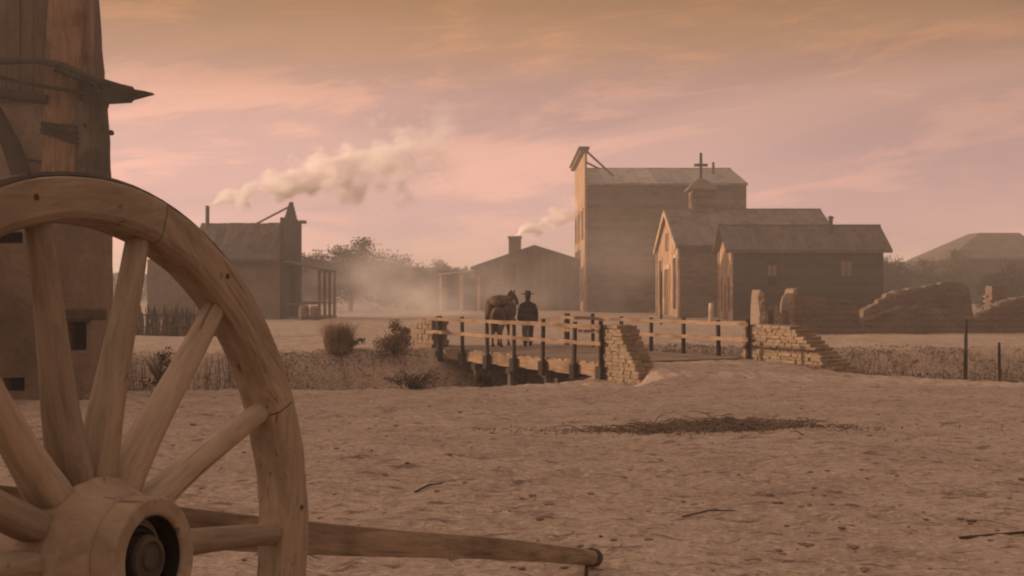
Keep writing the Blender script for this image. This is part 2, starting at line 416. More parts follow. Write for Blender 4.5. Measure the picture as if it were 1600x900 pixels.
# a trodden road from the bridge into the town (a sheet just over the ground)
t = NT('road_dust'); v = t.coord('Position', (1, 1, 1), rnd=False)
M_road = t.done(t.ramp(t.noise(v, 1.4, 6, .7), [(.3, (.29, .215, .16)), (.6, (.36, .272, .205)), (.8, (.41, .31, .235))]), .97, t.noise(v, 12, 3), .4, .03)
def road_sheet(name, pts, w, label):
    V = []; n = 70; m = 9
    P = np.array(pts); d = np.r_[0, np.cumsum(np.hypot(*np.diff(P, axis=0).T))]
    for i in range(n):
        q = d[-1] * i / (n - 1); x, y = np.interp(q, d, P[:, 0]), np.interp(q, d, P[:, 1])
        x2, y2 = np.interp(min(q + .5, d[-1]), d, P[:, 0]), np.interp(min(q + .5, d[-1]), d, P[:, 1])
        if q + .5 > d[-1]: x2, y2 = x + (P[-1] - P[-2])[0], y + (P[-1] - P[-2])[1]
        tx, ty = x2 - x, y2 - y; l_ = math.hypot(tx, ty); nx_, ny_ = ty / l_, -tx / l_
        for j in range(m):
            o_ = (j / (m - 1) - .5) * w * (1 + .35 * float(fbm(np.array([q]), np.array([j * 5.0 if j in (0, m - 1) else 0]), .4, 5, 2)[0]))
            px_, py_ = x + nx_ * o_, y + ny_ * o_
            edge = .03 if j in (0, m - 1) else 0
            V.append((px_, py_, float(ground(np.array([px_]), np.array([py_]))[0]) + .035 - edge))
    k = np.arange(n * m).reshape(n, m)
    F_ = np.stack([k[:-1, :-1], k[:-1, 1:], k[1:, 1:], k[1:, :-1]], -1).reshape(-1, 4)
    return tag(np_mesh(name, V, F_, M_road, smooth=True), kind='structure', label=label)
e0 = bpt(2.3, BL + .12); e1 = bpt(2.3, BL + 6)
road_sheet('road', [(e0[0], e0[1]), (e1[0], e1[1]), (-3.5, 60), (-2, 75), (4, 95), (4, 130)], 4.3, 'pale dusty road running from the bridge into town')

# ------------------------------------------------------------------ vegetation helpers
def leaf_quads(P, size, flat=.0):
    n = len(P); a = rng.normal(size=(n, 3)); a /= np.linalg.norm(a, axis=1)[:, None]
    b = rng.normal(size=(n, 3)); b -= (b * a).sum(1)[:, None] * a; b /= np.linalg.norm(b, axis=1)[:, None]
    s_ = size * (.5 + rng.random(n))[:, None]
    a = a * s_; b = b * s_ * .55
    V = np.stack([P - a, P - b * .9, P + a, P + b * .9], 1).reshape(-1, 3)
    return V, np.arange(4 * n).reshape(n, 4)
def blades(P, h, w, lean=.35):
    n = len(P); th = rng.random(n) * 2 * np.pi; d = np.stack([np.cos(th), np.sin(th), np.zeros(n)], 1)
    th2 = rng.random(n) * 2 * np.pi; q = np.stack([np.cos(th2), np.sin(th2), np.zeros(n)], 1)
    h = np.asarray(h)[:, None]; up = np.array([0, 0, 1.0])
    m1 = P + up * h * .55 + q * h * lean * .35 * rng.random((n, 1)); tip = P + up * h * (.85 + .15 * rng.random((n, 1))) + q * h * lean * rng.random((n, 1)) * 1.4
    V = np.stack([P - d * w, P + d * w, m1 + d * w * .7, m1 - d * w * .7, tip], 1).reshape(-1, 3)
    k = np.arange(n)[:, None] * 5
    F_ = np.concatenate([k + np.array([[0, 1, 2]]), k + np.array([[0, 2, 3]]), k + np.array([[3, 2, 4]])], 0)
    return V, F_
def crown_points(n, rx, ry, rz, ncl, seed, hollow=.45, low=-.6):
    r_ = np.random.default_rng(seed); cl = []
    while len(cl) < ncl:
        q = r_.normal(size=3); q /= np.linalg.norm(q); q *= (hollow + (1 - hollow) * r_.random()); 
        if q[2] > low: cl.append(q)
    cl = np.array(cl) * (rx, ry, rz); rad = .20 + .20 * r_.random(ncl)
    i = r_.integers(0, ncl, n); off = np.clip(r_.normal(size=(n, 3)) * .5, -.9, .9)
    return cl[i] + off * rad[i][:, None] * (rx, ry, rz), cl
def tree(name, x, y, h, rx, rz, mat, label, group, n=2600, seed=0, size=.22, trunk=.22, crown_z=.6, cat='tree', ncl=22):
    z0 = gz(x, y) - .08
    root = empty(name, (x, y, z0), 0, label, cat, group)
    P, cl = crown_points(n, rx, rx * .85, rz, ncl, seed, .2, -.95); cz = h - rz * 1.02
    P = P + (0, 0, cz); P[:, 2] = np.maximum(P[:, 2], .15)
    V, F_ = leaf_quads(P, size)
    np_mesh('crown', V, F_, mat, root)
    m = MB(); r_ = random.Random(seed)
    top = Vector((r_.uniform(-.3, .3), r_.uniform(-.3, .3), cz + rz * .2))
    m.tube([(0, 0, 0), (r_.uniform(-.1, .1), 0, cz * .5), top], [trunk, trunk * .75, trunk * .3], 7)
    for q in cl[::2]:
        b0 = Vector((0, 0, cz * r_.uniform(.35, .9))); e_ = Vector(q) + Vector((0, 0, cz))
        m.tube([b0, b0.lerp(e_, .5) + Vector((0, 0, .1)), e_], [trunk * .4, trunk * .25, trunk * .08], 5)
    m.build('trunk', M_bark, root)
    return root

# ------------------------------------------------------------------ broken cart with the big wheel
a_ = R(67.15); b_ = R(2.85); K = .92 / .85
WC = Vector((-.899, 2.815, -.593)) * K + Vector((0, 0, CAM_Z))
n_ = Vector((math.sin(a_) * math.cos(b_), -math.cos(a_) * math.cos(b_), math.sin(b_)))
u_ = Vector((math.cos(a_), math.sin(a_), 0)); v_ = n_.cross(u_)
WM = Matrix((( u_.x, v_.x, n_.x), (u_.y, v_.y, n_.y), (u_.z, v_.z, n_.z))).to_4x4()
cart_base = Vector((WC.x, WC.y, WC.z - .93))
cart = empty('broken_cart', cart_base, 0, 'big wooden spoked cart wheel with long draw pole before the mud tower', 'cart')
def place(o, mat): o.matrix_local = Matrix.Translation(-cart_base) @ mat
RO, RI = .92, .806
WM4 = Matrix.Translation(WC) @ WM
wheel = MB().lathe([(RO - .014, -.108), (RO, -.100), (RO + .001, -.012), (RO - .008, -.004), (RO - .0235, -.006), (RO - .0235, -.106)], 96, True).build('wheel', M_iron, cart, smooth=False)
wheel['label'] = 'large cart wheel with thick rounded spokes and dark iron tyre'
place(wheel, WM4)
# felloes
NF = 7
def felloe_mesh():
    m = MB(); n = 16; span = 2 * math.pi / NF - .006
    prof = [(RI + .006, -.112), (RI - .002, -.098), (RI - .004, -.02), (RI + .004, -.004), (RI + .018, .004), (RO - .034, .006), (RO - .016, .003), (RO - .0115, -.002), (RO - .022, -.012), (RO - .022, -.105), (RO - .03, -.114)]
    k = len(prof); vs = []; fs = []
    for i in range(n + 1):
        th = -span / 2 + span * i / n
        for r, z in prof:
            w = mnoise.noise((th * 9, r * 30, z * 30)) * .0035
            vs.append(((r + w) * math.sin(th), (r + w) * math.cos(th), z + w))
    for i in range(n):
        for j in range(k): fs.append((i * k + j, i * k + (j + 1) % k, (i + 1) * k + (j + 1) % k, (i + 1) * k + j))
    fs.append(tuple(range(k))); fs.append(tuple(reversed(range(n * k, n * k + k))))
    return m.add(vs, fs).mesh('felloe', M_felloe)
fm = felloe_mesh()
for i in range(NF):
    link('felloe', fm, wheel, rot=(0, 0, R(-6 + 12.86) + 2 * math.pi * i / NF))
# dowel heads on the front face of the rim
dm = MB().lathe([(.008, 0), (.008, .0068), (.005, .0078)], 10).mesh('dowel', M_trunk)
for i in range(NF):
    th = R(-6 + 5) + math.pi / NF * i + 2 * math.pi * i / (NF * 2) + random.uniform(-.02, .02); r = RO - .055 + random.uniform(-.012, .012)
    link('dowel', dm, wheel, (r * math.cos(th), r * math.sin(th), .0))
# spokes: wedge at the hub, round towards the rim
def spoke_mesh(seed):
    m = MB(); r_ = random.Random(seed); n = 14; rings = []
    st = [(.13, .030, .040, 1), (.17, .034, .052, 1), (.21, .042, .060, .9), (.26, .0475, .060, .7), (.36, .048, .056, .35), (.48, .0455, .050, .15), (.60, .0435, .046, .05), (.72, .041, .042, 0), (.80, .0385, .039, 0), (.835, .037, .037, 0)]
    ph = r_.random() * 9; vs = []; fs = []
    for i, (r, hw, ht, sq) in enumerate(st):
        ox = math.sin(r * 7 + ph) * .004; oz = math.cos(r * 6 + ph) * .004
        for k in range(n):
            th = 2 * math.pi * k / n; c, s_ = math.cos(th), math.sin(th)
            e_ = 1.0 / max(abs(c), abs(s_)); e_ = 1 + (e_ - 1) * sq * .75
            w = (1 + .06 * mnoise.noise((c * 2 + ph, s_ * 2, r * 9))) * (1 - .22 * min(1, max(0, (r - .15) / .12)))
            vs.append((hw * c * e_ * w + ox, r, ht * s_ * e_ * w + oz - .057))
    for i in range(len(st) - 1):
        for k in range(n): fs.append((i * n + k, i * n + (k + 1) % n, (i + 1) * n + (k + 1) % n, (i + 1) * n + k))
    fs.append(tuple(range(n))); fs.append(tuple(range((len(st) - 1) * n, len(st) * n)))
    me = m.add(vs, fs).mesh('spoke', M_wheel, smooth=True)
    return me
sm = [spoke_mesh(i) for i in range(5)]
SP = [-6.0, 20.5, 47.0, 73.2, 98.5, 123.5]
SP += [123.5 + (354 - 123.5) * k / 9 for k in range(1, 9)]
for i, d in enumerate(SP):
    link('spoke', sm[i % 5], wheel, rot=(0, 0, R(d - 90)))
hub = MB().lathe([(.085, -.24), (.12, -.22), (.148, -.17), (.166, -.125), (.176, -.03), (.180, -.014), (.180, .002), (.175, .009), (.168, .013), (.160, .038), (.151, .062), (.146, .080), (.10, .085)], 56).build('hub', M_hub, wheel, smooth=True)
ring = MB().lathe([(.126, .070), (.1345, .078), (.1385, .084), (.1385, .138), (.1365, .143), (.132, .1455), (.104, .1455), (.0985, .143), (.0965, .138), (.0965, .07)], 96, True).build('hub_ring', M_hub, wheel)
hole = MB().lathe([(.060, .068), (.0960, .070), (.0955, .136), (.0935, .137), (.0925, .078), (.060, .076)], 64, True).build('hub_socket', M_hubdark, wheel)  # near-black liner puts the shade inside the socket into its colour
axe = MB().lathe([(.054, .05), (.054, .124), (.050, .131), (.040, .133), (.038, .127), (.024, .127), (.022, .133), (.010, .134)], 56).build('axle_end', M_iron, wheel)
nut = MB().lathe([(.074, .076), (.073, .098), (.066, .102), (.055, .100), (.0545, .076)], 24, True).build('linch_ring', M_hubdark, wheel, smooth=True)
for o_ in (hub, ring, hole, axe, nut): o_.scale = (1.06, 1.06, 1.06)
# axle beam behind the wheel, resting on a timber block
axl = MB().box((-.062, -.07, -.95), (.062, .07, -.20)).build('axle_beam', M_wheel, cart, bevel=.012, seg=2); place(axl, WM4)
ae = WC - n_ * .85
blk = MB().tube([(0, 0, -.02), (0, 0, ae.z - .068 - gz(ae.x, ae.y))], [.17, .155], 12, wob=.06).build('support_block', M_trunk, cart)
blk.location = (ae.x - cart_base.x, ae.y - cart_base.y, gz(ae.x, ae.y) - cart_base.z)
# draw pole
PE = Vector((.50, 7.60, 0)); PE.z = CAM_Z - 433 / 2000 * 7.6; gpe = float(ground(np.array([PE.x]), np.array([PE.y]))[0]); PE.z = max(PE.z, gpe + .06)
PS = Vector((-1.40, 3.10, WC.z + .115))
dv = (PS - PE); L_ = dv.length; d_ = dv.normalized(); sx = d_.cross(Vector((0, 0, 1))).normalized(); uz = sx.cross(d_)
PM = Matrix(((sx.x, d_.x, uz.x, PE.x), (sx.y, d_.y, uz.y, PE.y), (sx.z, d_.z, uz.z, PE.z), (0, 0, 0, 1)))
m = MB(); vs = []; fs = []; NS = 18
for i in range(NS + 1):
    f_ = i / NS; y_ = L_ * f_; hw = .042 + .012 * f_; hh = .047 + .020 * f_; sq = .55 + .3 * f_ if f_ > .08 else .2
    if i == 0: hw *= .86; hh *= .86
    for k in range(12):
        th = 2 * math.pi * (k + .5) / 12; c, s_ = math.cos(th), math.sin(th); e_ = 1 + (1 / max(abs(c), abs(s_)) - 1) * sq
        vs.append((hw * c * e_ + .006 * math.sin(y_ * 2.3), y_, hh * s_ * e_ + .012 * math.sin(y_ * 1.1 + .6) * math.sin(math.pi * f_)))
for i in range(NS):
    for k in range(12): fs.append((i * 12 + k, i * 12 + (k + 1) % 12, (i + 1) * 12 + (k + 1) % 12, (i + 1) * 12 + k))
fs.append(tuple(range(12))); fs.append(tuple(range(NS * 12, NS * 12 + 12)))
pole = m.add(vs, fs).build('draw_pole', M_pole, cart); place(pole, PM)
pc = MB().tube([(0, .03, 0), (0, .075, 0)], [.0535, .0545], 14).build('iron_band', M_iron, cart); place(pc, PM)
pin = MB().tube([(0, .16, .05), (0, .16, -.13)], .012, 8).build('iron_pin', M_iron, cart); place(pin, PM)

# ------------------------------------------------------------------ mud tower at the left
TY = 26.0; tz = gz(-9, 26) - .1
def tpx(px, Y_=TY): return (px - 800) / 2000 * Y_
def tpz(py, Y_=TY): return CAM_Z - (py - 450) / 2000 * Y_
tower = empty('mud_tower', (-10.5, TY + .8, tz), 0, 'tall mud plastered tower with a ragged pole awning behind the cart wheel', 'building')
def loc(p, o): return (p[0] - o.location.x, p[1] - o.location.y, p[2] - o.location.z)
def rough_block(name, lo, hi, mat, parent, amp=.05, res=.22, taper=0, seed=0, holes=()):
    """plastered block: gridded faces pushed about, optional taper of the +x side"""
    m = MB(); ox, oy, oz = parent.location
    (x0, y0, z0), (x1, y1, z1) = lo, hi
    bm = bmesh.new()
    def face(o_, ua, va, nu, nv):
        g = [[bm.verts.new(o_ + ua * (i / nu) + va * (j / nv)) for j in range(nv + 1)] for i in range(nu + 1)]
        for i in range(nu):
            for j in range(nv): bm.faces.new((g[i][j], g[i + 1][j], g[i + 1][j + 1], g[i][j + 1]))
    dx, dy, dz = Vector((x1 - x0, 0, 0)), Vector((0, y1 - y0, 0)), Vector((0, 0, z1 - z0)); o_ = Vector(lo)
    nu, nv, nw = [max(2, int(q / res)) for q in (x1 - x0, y1 - y0, z1 - z0)]
    face(o_, dx, dz, nu, nw); face(o_ + dy, dx, dz, nu, nw); face(o_, dy, dz, nv, nw); face(o_ + dx, dy, dz, nv, nw); face(o_ + dz, dx, dy, nu, nv); face(o_, dx, dy, nu, nv)
    bmesh.ops.remove_doubles(bm, verts=bm.verts[:], dist=1e-4)
    for vv in bm.verts:
        p = vv.co.copy(); q = p * 1.1 + Vector((seed * 7.1, 0, 0))
        d = Vector((mnoise.noise(q), mnoise.noise(q + Vector((31, 0, 0))), mnoise.noise(q + Vector((0, 47, 0))))) * amp
        d += Vector((mnoise.noise(q * 3.7), mnoise.noise(q * 3.7 + Vector((11, 0, 0))), mnoise.noise(q * 3.7 + Vector((0, 17, 0))))) * amp * .4
        fz = (p.z - z0) / (z1 - z0); fx = (p.x - x0) / (x1 - x0)
        vv.co = p + d + Vector((-taper * fz * fx, 0, 0)) - Vector((ox, oy, oz))
    bmesh.ops.recalc_face_normals(bm, faces=bm.faces[:])
    me = bpy.data.meshes.new(name); bm.to_mesh(me); bm.free(); me.materials.append(mat)
    return link(name, me, parent)
x_r = tpx(178, TY + 1.7)
ledge = tpz(305)
low_w = rough_block('lower_wall', (-15.5, TY, tz - .2), (-8.58, TY + 1.55, ledge), M_adobe, tower, .06, .2, .0, 1)
rough_block('upper_wall', (-15.5, TY + .55, ledge - .1), (-8.57, TY + 1.5, tpz(150)), M_adobe, tower, .05, .25, .15, 2)
rough_block('parapet_wall', (-15.5, TY + .57, tpz(150) - .05), (-8.72, TY + 1.48, 9.6), M_adobe_d, tower, .05, .25, .22, 8)
rough_block('shade_block', (-20, TY + 1.53, tz - .2), (-11.9, 32.2, 8.2), M_adobe, tower, .06, .6, .0, 12)  # hidden block added behind the tower to shade the ground before the bridge
yw = empty('shade_wall', (-11.6, 10, gz(-11.6, 10)), 0, 'high mud plastered wall added out of view to shade the yard', 'wall')  # unseen wall, added to keep the sun off the wheel and foreground
rough_block('wall', (-12.0, -14, -.2), (-11.2, TY - .02, 3.5), M_adobe, yw, .06, .5, .0, 6)
for k in range(24):
    xb_ = -15.4 + 6.6 * (k + .5) / 24
    board('parapet_board', tower, loc((xb_, TY + .50 + random.uniform(-.012, .012), (tpz(150) + 9.55) / 2), tower), (.262, .05, 9.55 - tpz(150)), M_board_d, rot=(0, random.uniform(-.004, .004), 0))
# window with lintel, low hollow
def cut_openings(wall, parent, rects, depth=.42, yf=TY):
    """cut real recesses into a plastered wall and close each with a dark back"""
    cm = MB()
    for (px0, px1, py0, py1) in rects:
        x0, x1, z0, z1 = tpx(px0, yf), tpx(px1, yf), tpz(py1, yf), tpz(py0, yf)
        a0, b0 = loc((x0, yf - .5, z0), parent), loc((x1, yf + depth, z1), parent)
        tw = random.uniform(-.02, .02)
        cm.add([(a0[0], a0[1], a0[2]), (b0[0], a0[1], a0[2] + tw), (b0[0] - .03, b0[1], a0[2]), (a0[0] + .03, b0[1], a0[2]), (a0[0] + tw, a0[1], b0[2]), (b0[0], a0[1], b0[2] - tw), (b0[0] - .03, b0[1], b0[2]), (a0[0] + .03, b0[1], b0[2])],
               [(0, 3, 2, 1), (4, 5, 6, 7), (0, 1, 5, 4), (1, 2, 6, 5), (2, 3, 7, 6), (3, 0, 4, 7)])
    cutter = cm.build('cutter', M_adobe, parent)
    md = wall.modifiers.new('cut', 'BOOLEAN'); md.operation = 'DIFFERENCE'; md.object = cutter; md.solver = 'EXACT'
    bpy.context.view_layer.update()
    me = bpy.data.meshes.new_from_object(wall.evaluated_get(bpy.context.evaluated_depsgraph_get()))
    wall.modifiers.clear(); wall.data = me
    bpy.data.objects.remove(cutter)
    for (px0, px1, py0, py1) in rects:
        a0, b0 = loc((tpx(px0, yf) + .02, yf + depth - .06, tpz(py1, yf)), parent), loc((tpx(px1, yf) - .02, yf + depth - .02, tpz(py0, yf)), parent)
        MB().box(a0, b0).build('window_back', M_void, parent)
cut_openings(low_w, tower, [(103, 136, 503, 548), (-20, 36, 362, 380), (4, 40, 590, 611)])
lin = MB().box(loc((tpx(92), TY - .14, tpz(500)), tower), loc((tpx(165), TY + .1, tpz(482)), tower)).build('lintel', M_trunk, tower, bevel=.02)
rubble = MB()
for k in range(16):
    px_ = random.uniform(100, 190); x = tpx(px_, TY - .35); y = TY - random.uniform(.15, .6); r_ = random.uniform(.06, .17)
    rubble.tube([(x - tower.location.x, y - tower.location.y, gz(x, y) - tz - .05), (x + .03 - tower.location.x, y - tower.location.y, gz(x, y) - tz + r_)], [r_, r_ * .6], 6, wob=.5, seed=k)
tag(rubble.build('fallen_plaster', M_adobe, tower), kind='stuff')
# tall squared post, standing on the ledge and running past the top
ptop = 9.4
x0, x1 = tpx(73, TY + .2), tpx(128, TY + .2)
m = MB(); vs = []; fs = []
for i in range(13):
    f_ = i / 12; z = ledge - .02 + (ptop - ledge) * f_; o_ = .22 * f_ - .12
    for (x, y) in ((x0, TY + .12), (x1, TY + .12), (x1, TY + .52), (x0, TY + .52)):
        vs.append(loc((x + o_ + .02 * mnoise.noise((x, z * 1.3, 1)), y + .015 * mnoise.noise((x, z, 5)), z), tower))
for i in range(12):
    for k in range(4): fs.append((i * 4 + k, i * 4 + (k + 1) % 4, (i + 1) * 4 + (k + 1) % 4, (i + 1) * 4 + k))
fs += [(3, 2, 1, 0), (48, 49, 50, 51)]
m.add(vs, fs).build('tall_post', M_tpost, tower, bevel=.03)
# second narrower post at the corner, to the frame top
board('corner_post', tower, loc((tpx(136, TY + .45), TY + .42, (tpz(160) + ptop) / 2), tower), (.26, .2, ptop - tpz(160)), M_tpost)
# weathered trunk post under the awning
tx = tpx(146, TY + .25)
m = MB(); pts = [(tx, TY + .25, ledge - .03), (tx - .02, TY + .25, ledge + .6), (tx + .02, TY + .25, ledge + 1.1), (tx - .03, TY + .25, tpz(170)), (tx - .02, TY + .25, tpz(157))]
m.tube([loc(p, tower) for p in pts], [.36, .345, .33, .32, .33], 12, wob=.16, seed=4)
m.build('trunk_post', M_trunk, tower)
for px_, py_ in ((131, 196), (172, 207)):
    MB().tube([loc((tpx(px_), TY + .1, tpz(py_)), tower), loc((tpx(px_ + 6), TY - .2, tpz(py_ + 1)), tower)], [.055, .045], 8).build('peg', M_dark, tower)
# rope binding round the tall post
m = MB()
for k in range(4):
    z = tpz(193 + k * 5); xa, xb = tpx(62, TY), tpx(122, TY)
    m.tube([loc((xa, TY + .1, z + .03), tower), loc(((xa + xb) / 2 - .2, TY + .06, z), tower), loc((xb, TY + .08, z - .06 - .05 * k), tower)], .035, 6)
m.build('rope_binding', M_dark, tower)
m = MB(); m.tube([loc((tpx(108, TY), TY + .05, tpz(208)), tower), loc((tpx(120, TY), TY + .06, tpz(226)), tower)], .03, 6).build('rope_end', M_dark, tower)
# awning: bent poles, short cross sticks, pointed end board
def pole_path(pts, y): return [loc((tpx(a, y), y, tpz(b, y)), tower) for a, b in pts]
MB().tube(pole_path([(-90, 108), (-30, 97), (20, 95), (60, 95), (100, 104), (140, 122), (165, 131), (205, 141)], TY - .35), [.07, .07, .07, .065, .075, .085, .09, .06], 8, wob=.1).build('awning_pole', M_dark, tower)
MB().tube(pole_path([(-90, 103), (0, 121), (40, 130), (80, 137), (120, 143), (165, 148)], TY - .15), .042, 7).build('awning_pole', M_dark, tower)
MB().tube(pole_path([(-90, 140), (0, 146), (74, 156)], TY + .1), .10, 8, wob=.1).build('awning_beam', M_dark, tower)
for k in range(13):
    f_ = k / 12; px_ = 88 + 84 * f_; py_ = 103 + 33 * f_
    MB().tube([loc((tpx(px_, TY - .45), TY - .5, tpz(py_ + 4, TY - .45)), tower), loc((tpx(px_ - 2, TY + .9), TY + .95, tpz(py_ + 9 - 3 * f_, TY + .9)), tower)], random.uniform(.045, .06), 6).build('cross_stick', M_dark, tower)
m = MB(); y0, y1 = TY - .5, TY + .1
out = [(118, 157), (150, 146), (186, 131), (194, 132), (197, 137), (226, 142), (229, 145), (195, 154), (192, 158), (160, 160)]
vs = [loc((tpx(a, y0), y0, tpz(b, y0)), tower) for a, b in out] + [loc((tpx(a, y0), y1, tpz(b, y0) + .05), tower) for a, b in out]
k = len(out); fs = [tuple(range(k)), tuple(reversed(range(k, 2 * k)))] + [(i, (i + 1) % k, k + (i + 1) % k, k + i) for i in range(k)]
m.add(vs, fs).build('awning_end_board', M_dark, tower)
# brace at far left
MB().tube([loc((tpx(-18, TY), TY + .3, tpz(170)), tower), loc((tpx(10), TY + .25, tpz(225)), tower), loc((tpx(34), TY + .2, tpz(290)), tower)], [.16, .19, .2], 8, wob=.12).build('diagonal_brace', M_dark, tower)
MB().tube([loc((tpx(28), TY + .3, tpz(247)), tower), loc((tpx(70), TY + .2, tpz(253)), tower)], .03, 6).build('rope_end', M_dark, tower)

# ------------------------------------------------------------------ town buildings
def gable_house(root, x0, x1, y0, y1, zb, ze, zr, wall_m, front_m, roof_m, bh, ov=.4, ovy=.35, th=.14, rpan=0, roofname='roof'):
    """ridge along x.  side wall (camera side) clad in separate boards, gable front on the left"""
    ox, oy, oz = root.location
    L = lambda p: (p[0] - ox, p[1] - oy, p[2] - oz)
    ym = (y0 + y1) / 2
    # core walls
    prof = [(y0, zb), (y1, zb), (y1, ze), (ym, zr), (y0, ze)]
    m = MB(); vs = [L((x0, a, b)) for a, b in prof] + [L((x1, a, b)) for a, b in prof]
    core = m.add(vs, [(0, 1, 2, 3, 4), (9, 8, 7, 6, 5)] + [(i, (i + 1) % 5, 5 + (i + 1) % 5, 5 + i) for i in range(5)]).build('wall', wall_m, root)
    z = zb; i = 0
    while z < ze - .05:
        h = min(bh * random.uniform(.93, 1.07), ze - z)
        xs = x0 - .02; 
        o = board('siding_board', core, (((x0 + x1) / 2) - ox, y0 - .022 - oy, z + h / 2 - oz), (x1 - x0 + .04, .04, h * .985), wall_m, rot=(R(random.uniform(2.5, 5)), 0, random.uniform(-.0006, .0006)))
        z += h; i += 1
    # vertical boards on the gable front
    nb = max(6, int((y1 - y0) / .34)); w = (y1 - y0) / nb
    for k in range(nb):
        yc = y0 + w * (k + .5); zt = ze + (zr - ze) * (1 - abs(yc - ym) / (ym - y0)) - .08
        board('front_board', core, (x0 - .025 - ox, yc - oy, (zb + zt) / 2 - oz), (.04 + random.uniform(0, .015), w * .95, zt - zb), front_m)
    # roof: two slabs of panels, one mesh each
    sl = math.atan2(zr - ze, ym - y0); run = math.hypot(zr - ze, ym - y0) + ovy
    roof = MB()
    for sgn in (-1, 1):
        ye, zee = ym + sgn * (ym - y0 + ovy * math.cos(sl)), ze - ovy * math.sin(sl)
        ya, za = ym, zr + .02
        vs = [L(p) for p in ((x0 - ov, ye, zee), (x1 + ov, ye, zee), (x1 + ov, ya, za), (x0 - ov, ya, za), (x0 - ov, ye, zee + th), (x1 + ov, ye, zee + th), (x1 + ov, ya, za + th), (x0 - ov, ya, za + th))]
        roof.add(vs, [(0, 1, 2, 3), (4, 5, 6, 7), (0, 1, 5, 4), (1, 2, 6, 5), (2, 3, 7, 6), (3, 0, 4, 7)])
    ro = roof.build(roofname, roof_m, root)
    # separate roof boards or sheets on the near slope
    if rpan:
        n = int((x1 - x0 + 2 * ov) / rpan); w = (x1 - x0 + 2 * ov) / n
        for k in range(n):
            ymid = (y0 - ovy * math.cos(sl) + ym) / 2; zmid = (ze - ovy * math.sin(sl) + zr) / 2 + th + .03
            board('roof_panel', ro, (x0 - ov + w * (k + .5) - ox, ymid - oy, zmid + random.uniform(0, .03) - oz), (w * .975, run * 1.01, .045), roof_m, rot=(sl + random.uniform(-.004, .004), 0, 0))
    rc = MB().box(L((x0 - ov - .02, ym - .14, zr + th - .02)), L((x1 + ov + .02, ym + .14, zr + th + .09))).build('ridge_cap', roof_m, root)
    return core, ro
def front_panel(root, name, x, y0, y1, z0, z1, mat, proud=.06, frame=None, fm=None):
    ox, oy, oz = root.location
    o = MB().box((x - proud - ox, y0 - oy, z0 - oz), (x - ox, y1 - oy, z1 - oz)).build(name, mat, root)
    if frame:
        f = MB()
        for lo, hi in (((y0 - frame, z0), (y0, z1)), ((y1, z0), (y1 + frame, z1)), ((y0 - frame, z1), (y1 + frame, z1 + frame))):
            f.box((x - proud - .05 - ox, lo[0] - oy, lo[1] - oz), (x - ox, hi[0] - oy, hi[1] - oz))
        link('frame', f.mesh('frame', fm or M_trim), o)
    return o
def side_window(root, x0, x1, z0, z1, y, upper, lower=None, split=.5, frame=.09):
    ox, oy, oz = root.location; zs = z0 + (z1 - z0) * split
    w = MB().box((x0 - ox, y - .055 - oy, zs - oz), (x1 - ox, y - .03 - oy, z1 - oz)).build('window', upper, root)
    if lower: link('pane', MB().box((x0 - ox, y - .055 - oy, z0 - oz), (x1 - ox, y - .03 - oy, zs - .03 - oz)).mesh('pane', lower), w)
    f = MB(); zz = z0 if lower else zs
    for lo, hi in (((x0 - frame, zz - frame), (x0, z1 + frame)), ((x1, zz - frame), (x1 + frame, z1 + frame)), ((x0, z1), (x1, z1 + frame)), ((x0, zz - frame), (x1, zz)), ((x0, zs - .03), (x1, zs)), (((x0 + x1) / 2 - .025, zs), ((x0 + x1) / 2 + .025, z1))):
        f.box((lo[0] - ox, y - .09 - oy, lo[1] - oz), (hi[0] - ox, y - .02 - oy, hi[1] - oz))
    link('frame', f.mesh('frame', M_house), w)
    return w
ZB = -.12
# --- dark plank house
hs = empty('plank_house', (18, 80.4, ZB), 0, 'dark low plank house with two small side windows and a thin stove pipe', 'house')
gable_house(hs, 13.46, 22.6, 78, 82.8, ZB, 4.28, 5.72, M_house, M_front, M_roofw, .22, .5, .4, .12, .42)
side_window(hs, tpx(1199, 78), tpx(1213, 78), tpz(447, 78), tpz(414, 78), 78, M_blind, M_void, .48)
side_window(hs, tpx(1314, 78), tpx(1330, 78), tpz(431, 78), tpz(408, 78), 78, M_blind, None, .0)
front_panel(hs, 'door', 13.44, 79.7, 80.6, ZB, 2.2, M_doorw, .05, .14)
front_panel(hs, 'window', 13.44, 81.3, 82.0, .5, 2.6, M_glass, .05, .12)
front_panel(hs, 'window', 13.44, 78.5, 79.2, .5, 2.6, M_glass, .05, .12)
for yy in (78.06, 82.74): board('corner_trim', hs, (13.40 - 18, yy - 80.4, 2.1 - ZB), (.16, .2, 4.3), M_trim)
MB().tube([(19.8 - 18, -.9, 5.2 - ZB), (19.8 - 18, -.9, 6.25 - ZB)], .13, 12).build('stove_pipe', M_iron, hs)
MB().lathe([(.2, 6.25 - ZB), (.2, 6.33 - ZB), (.06, 6.42 - ZB)], 12).build('pipe_cap', M_iron, hs, loc=(1.8, -.9, 0))
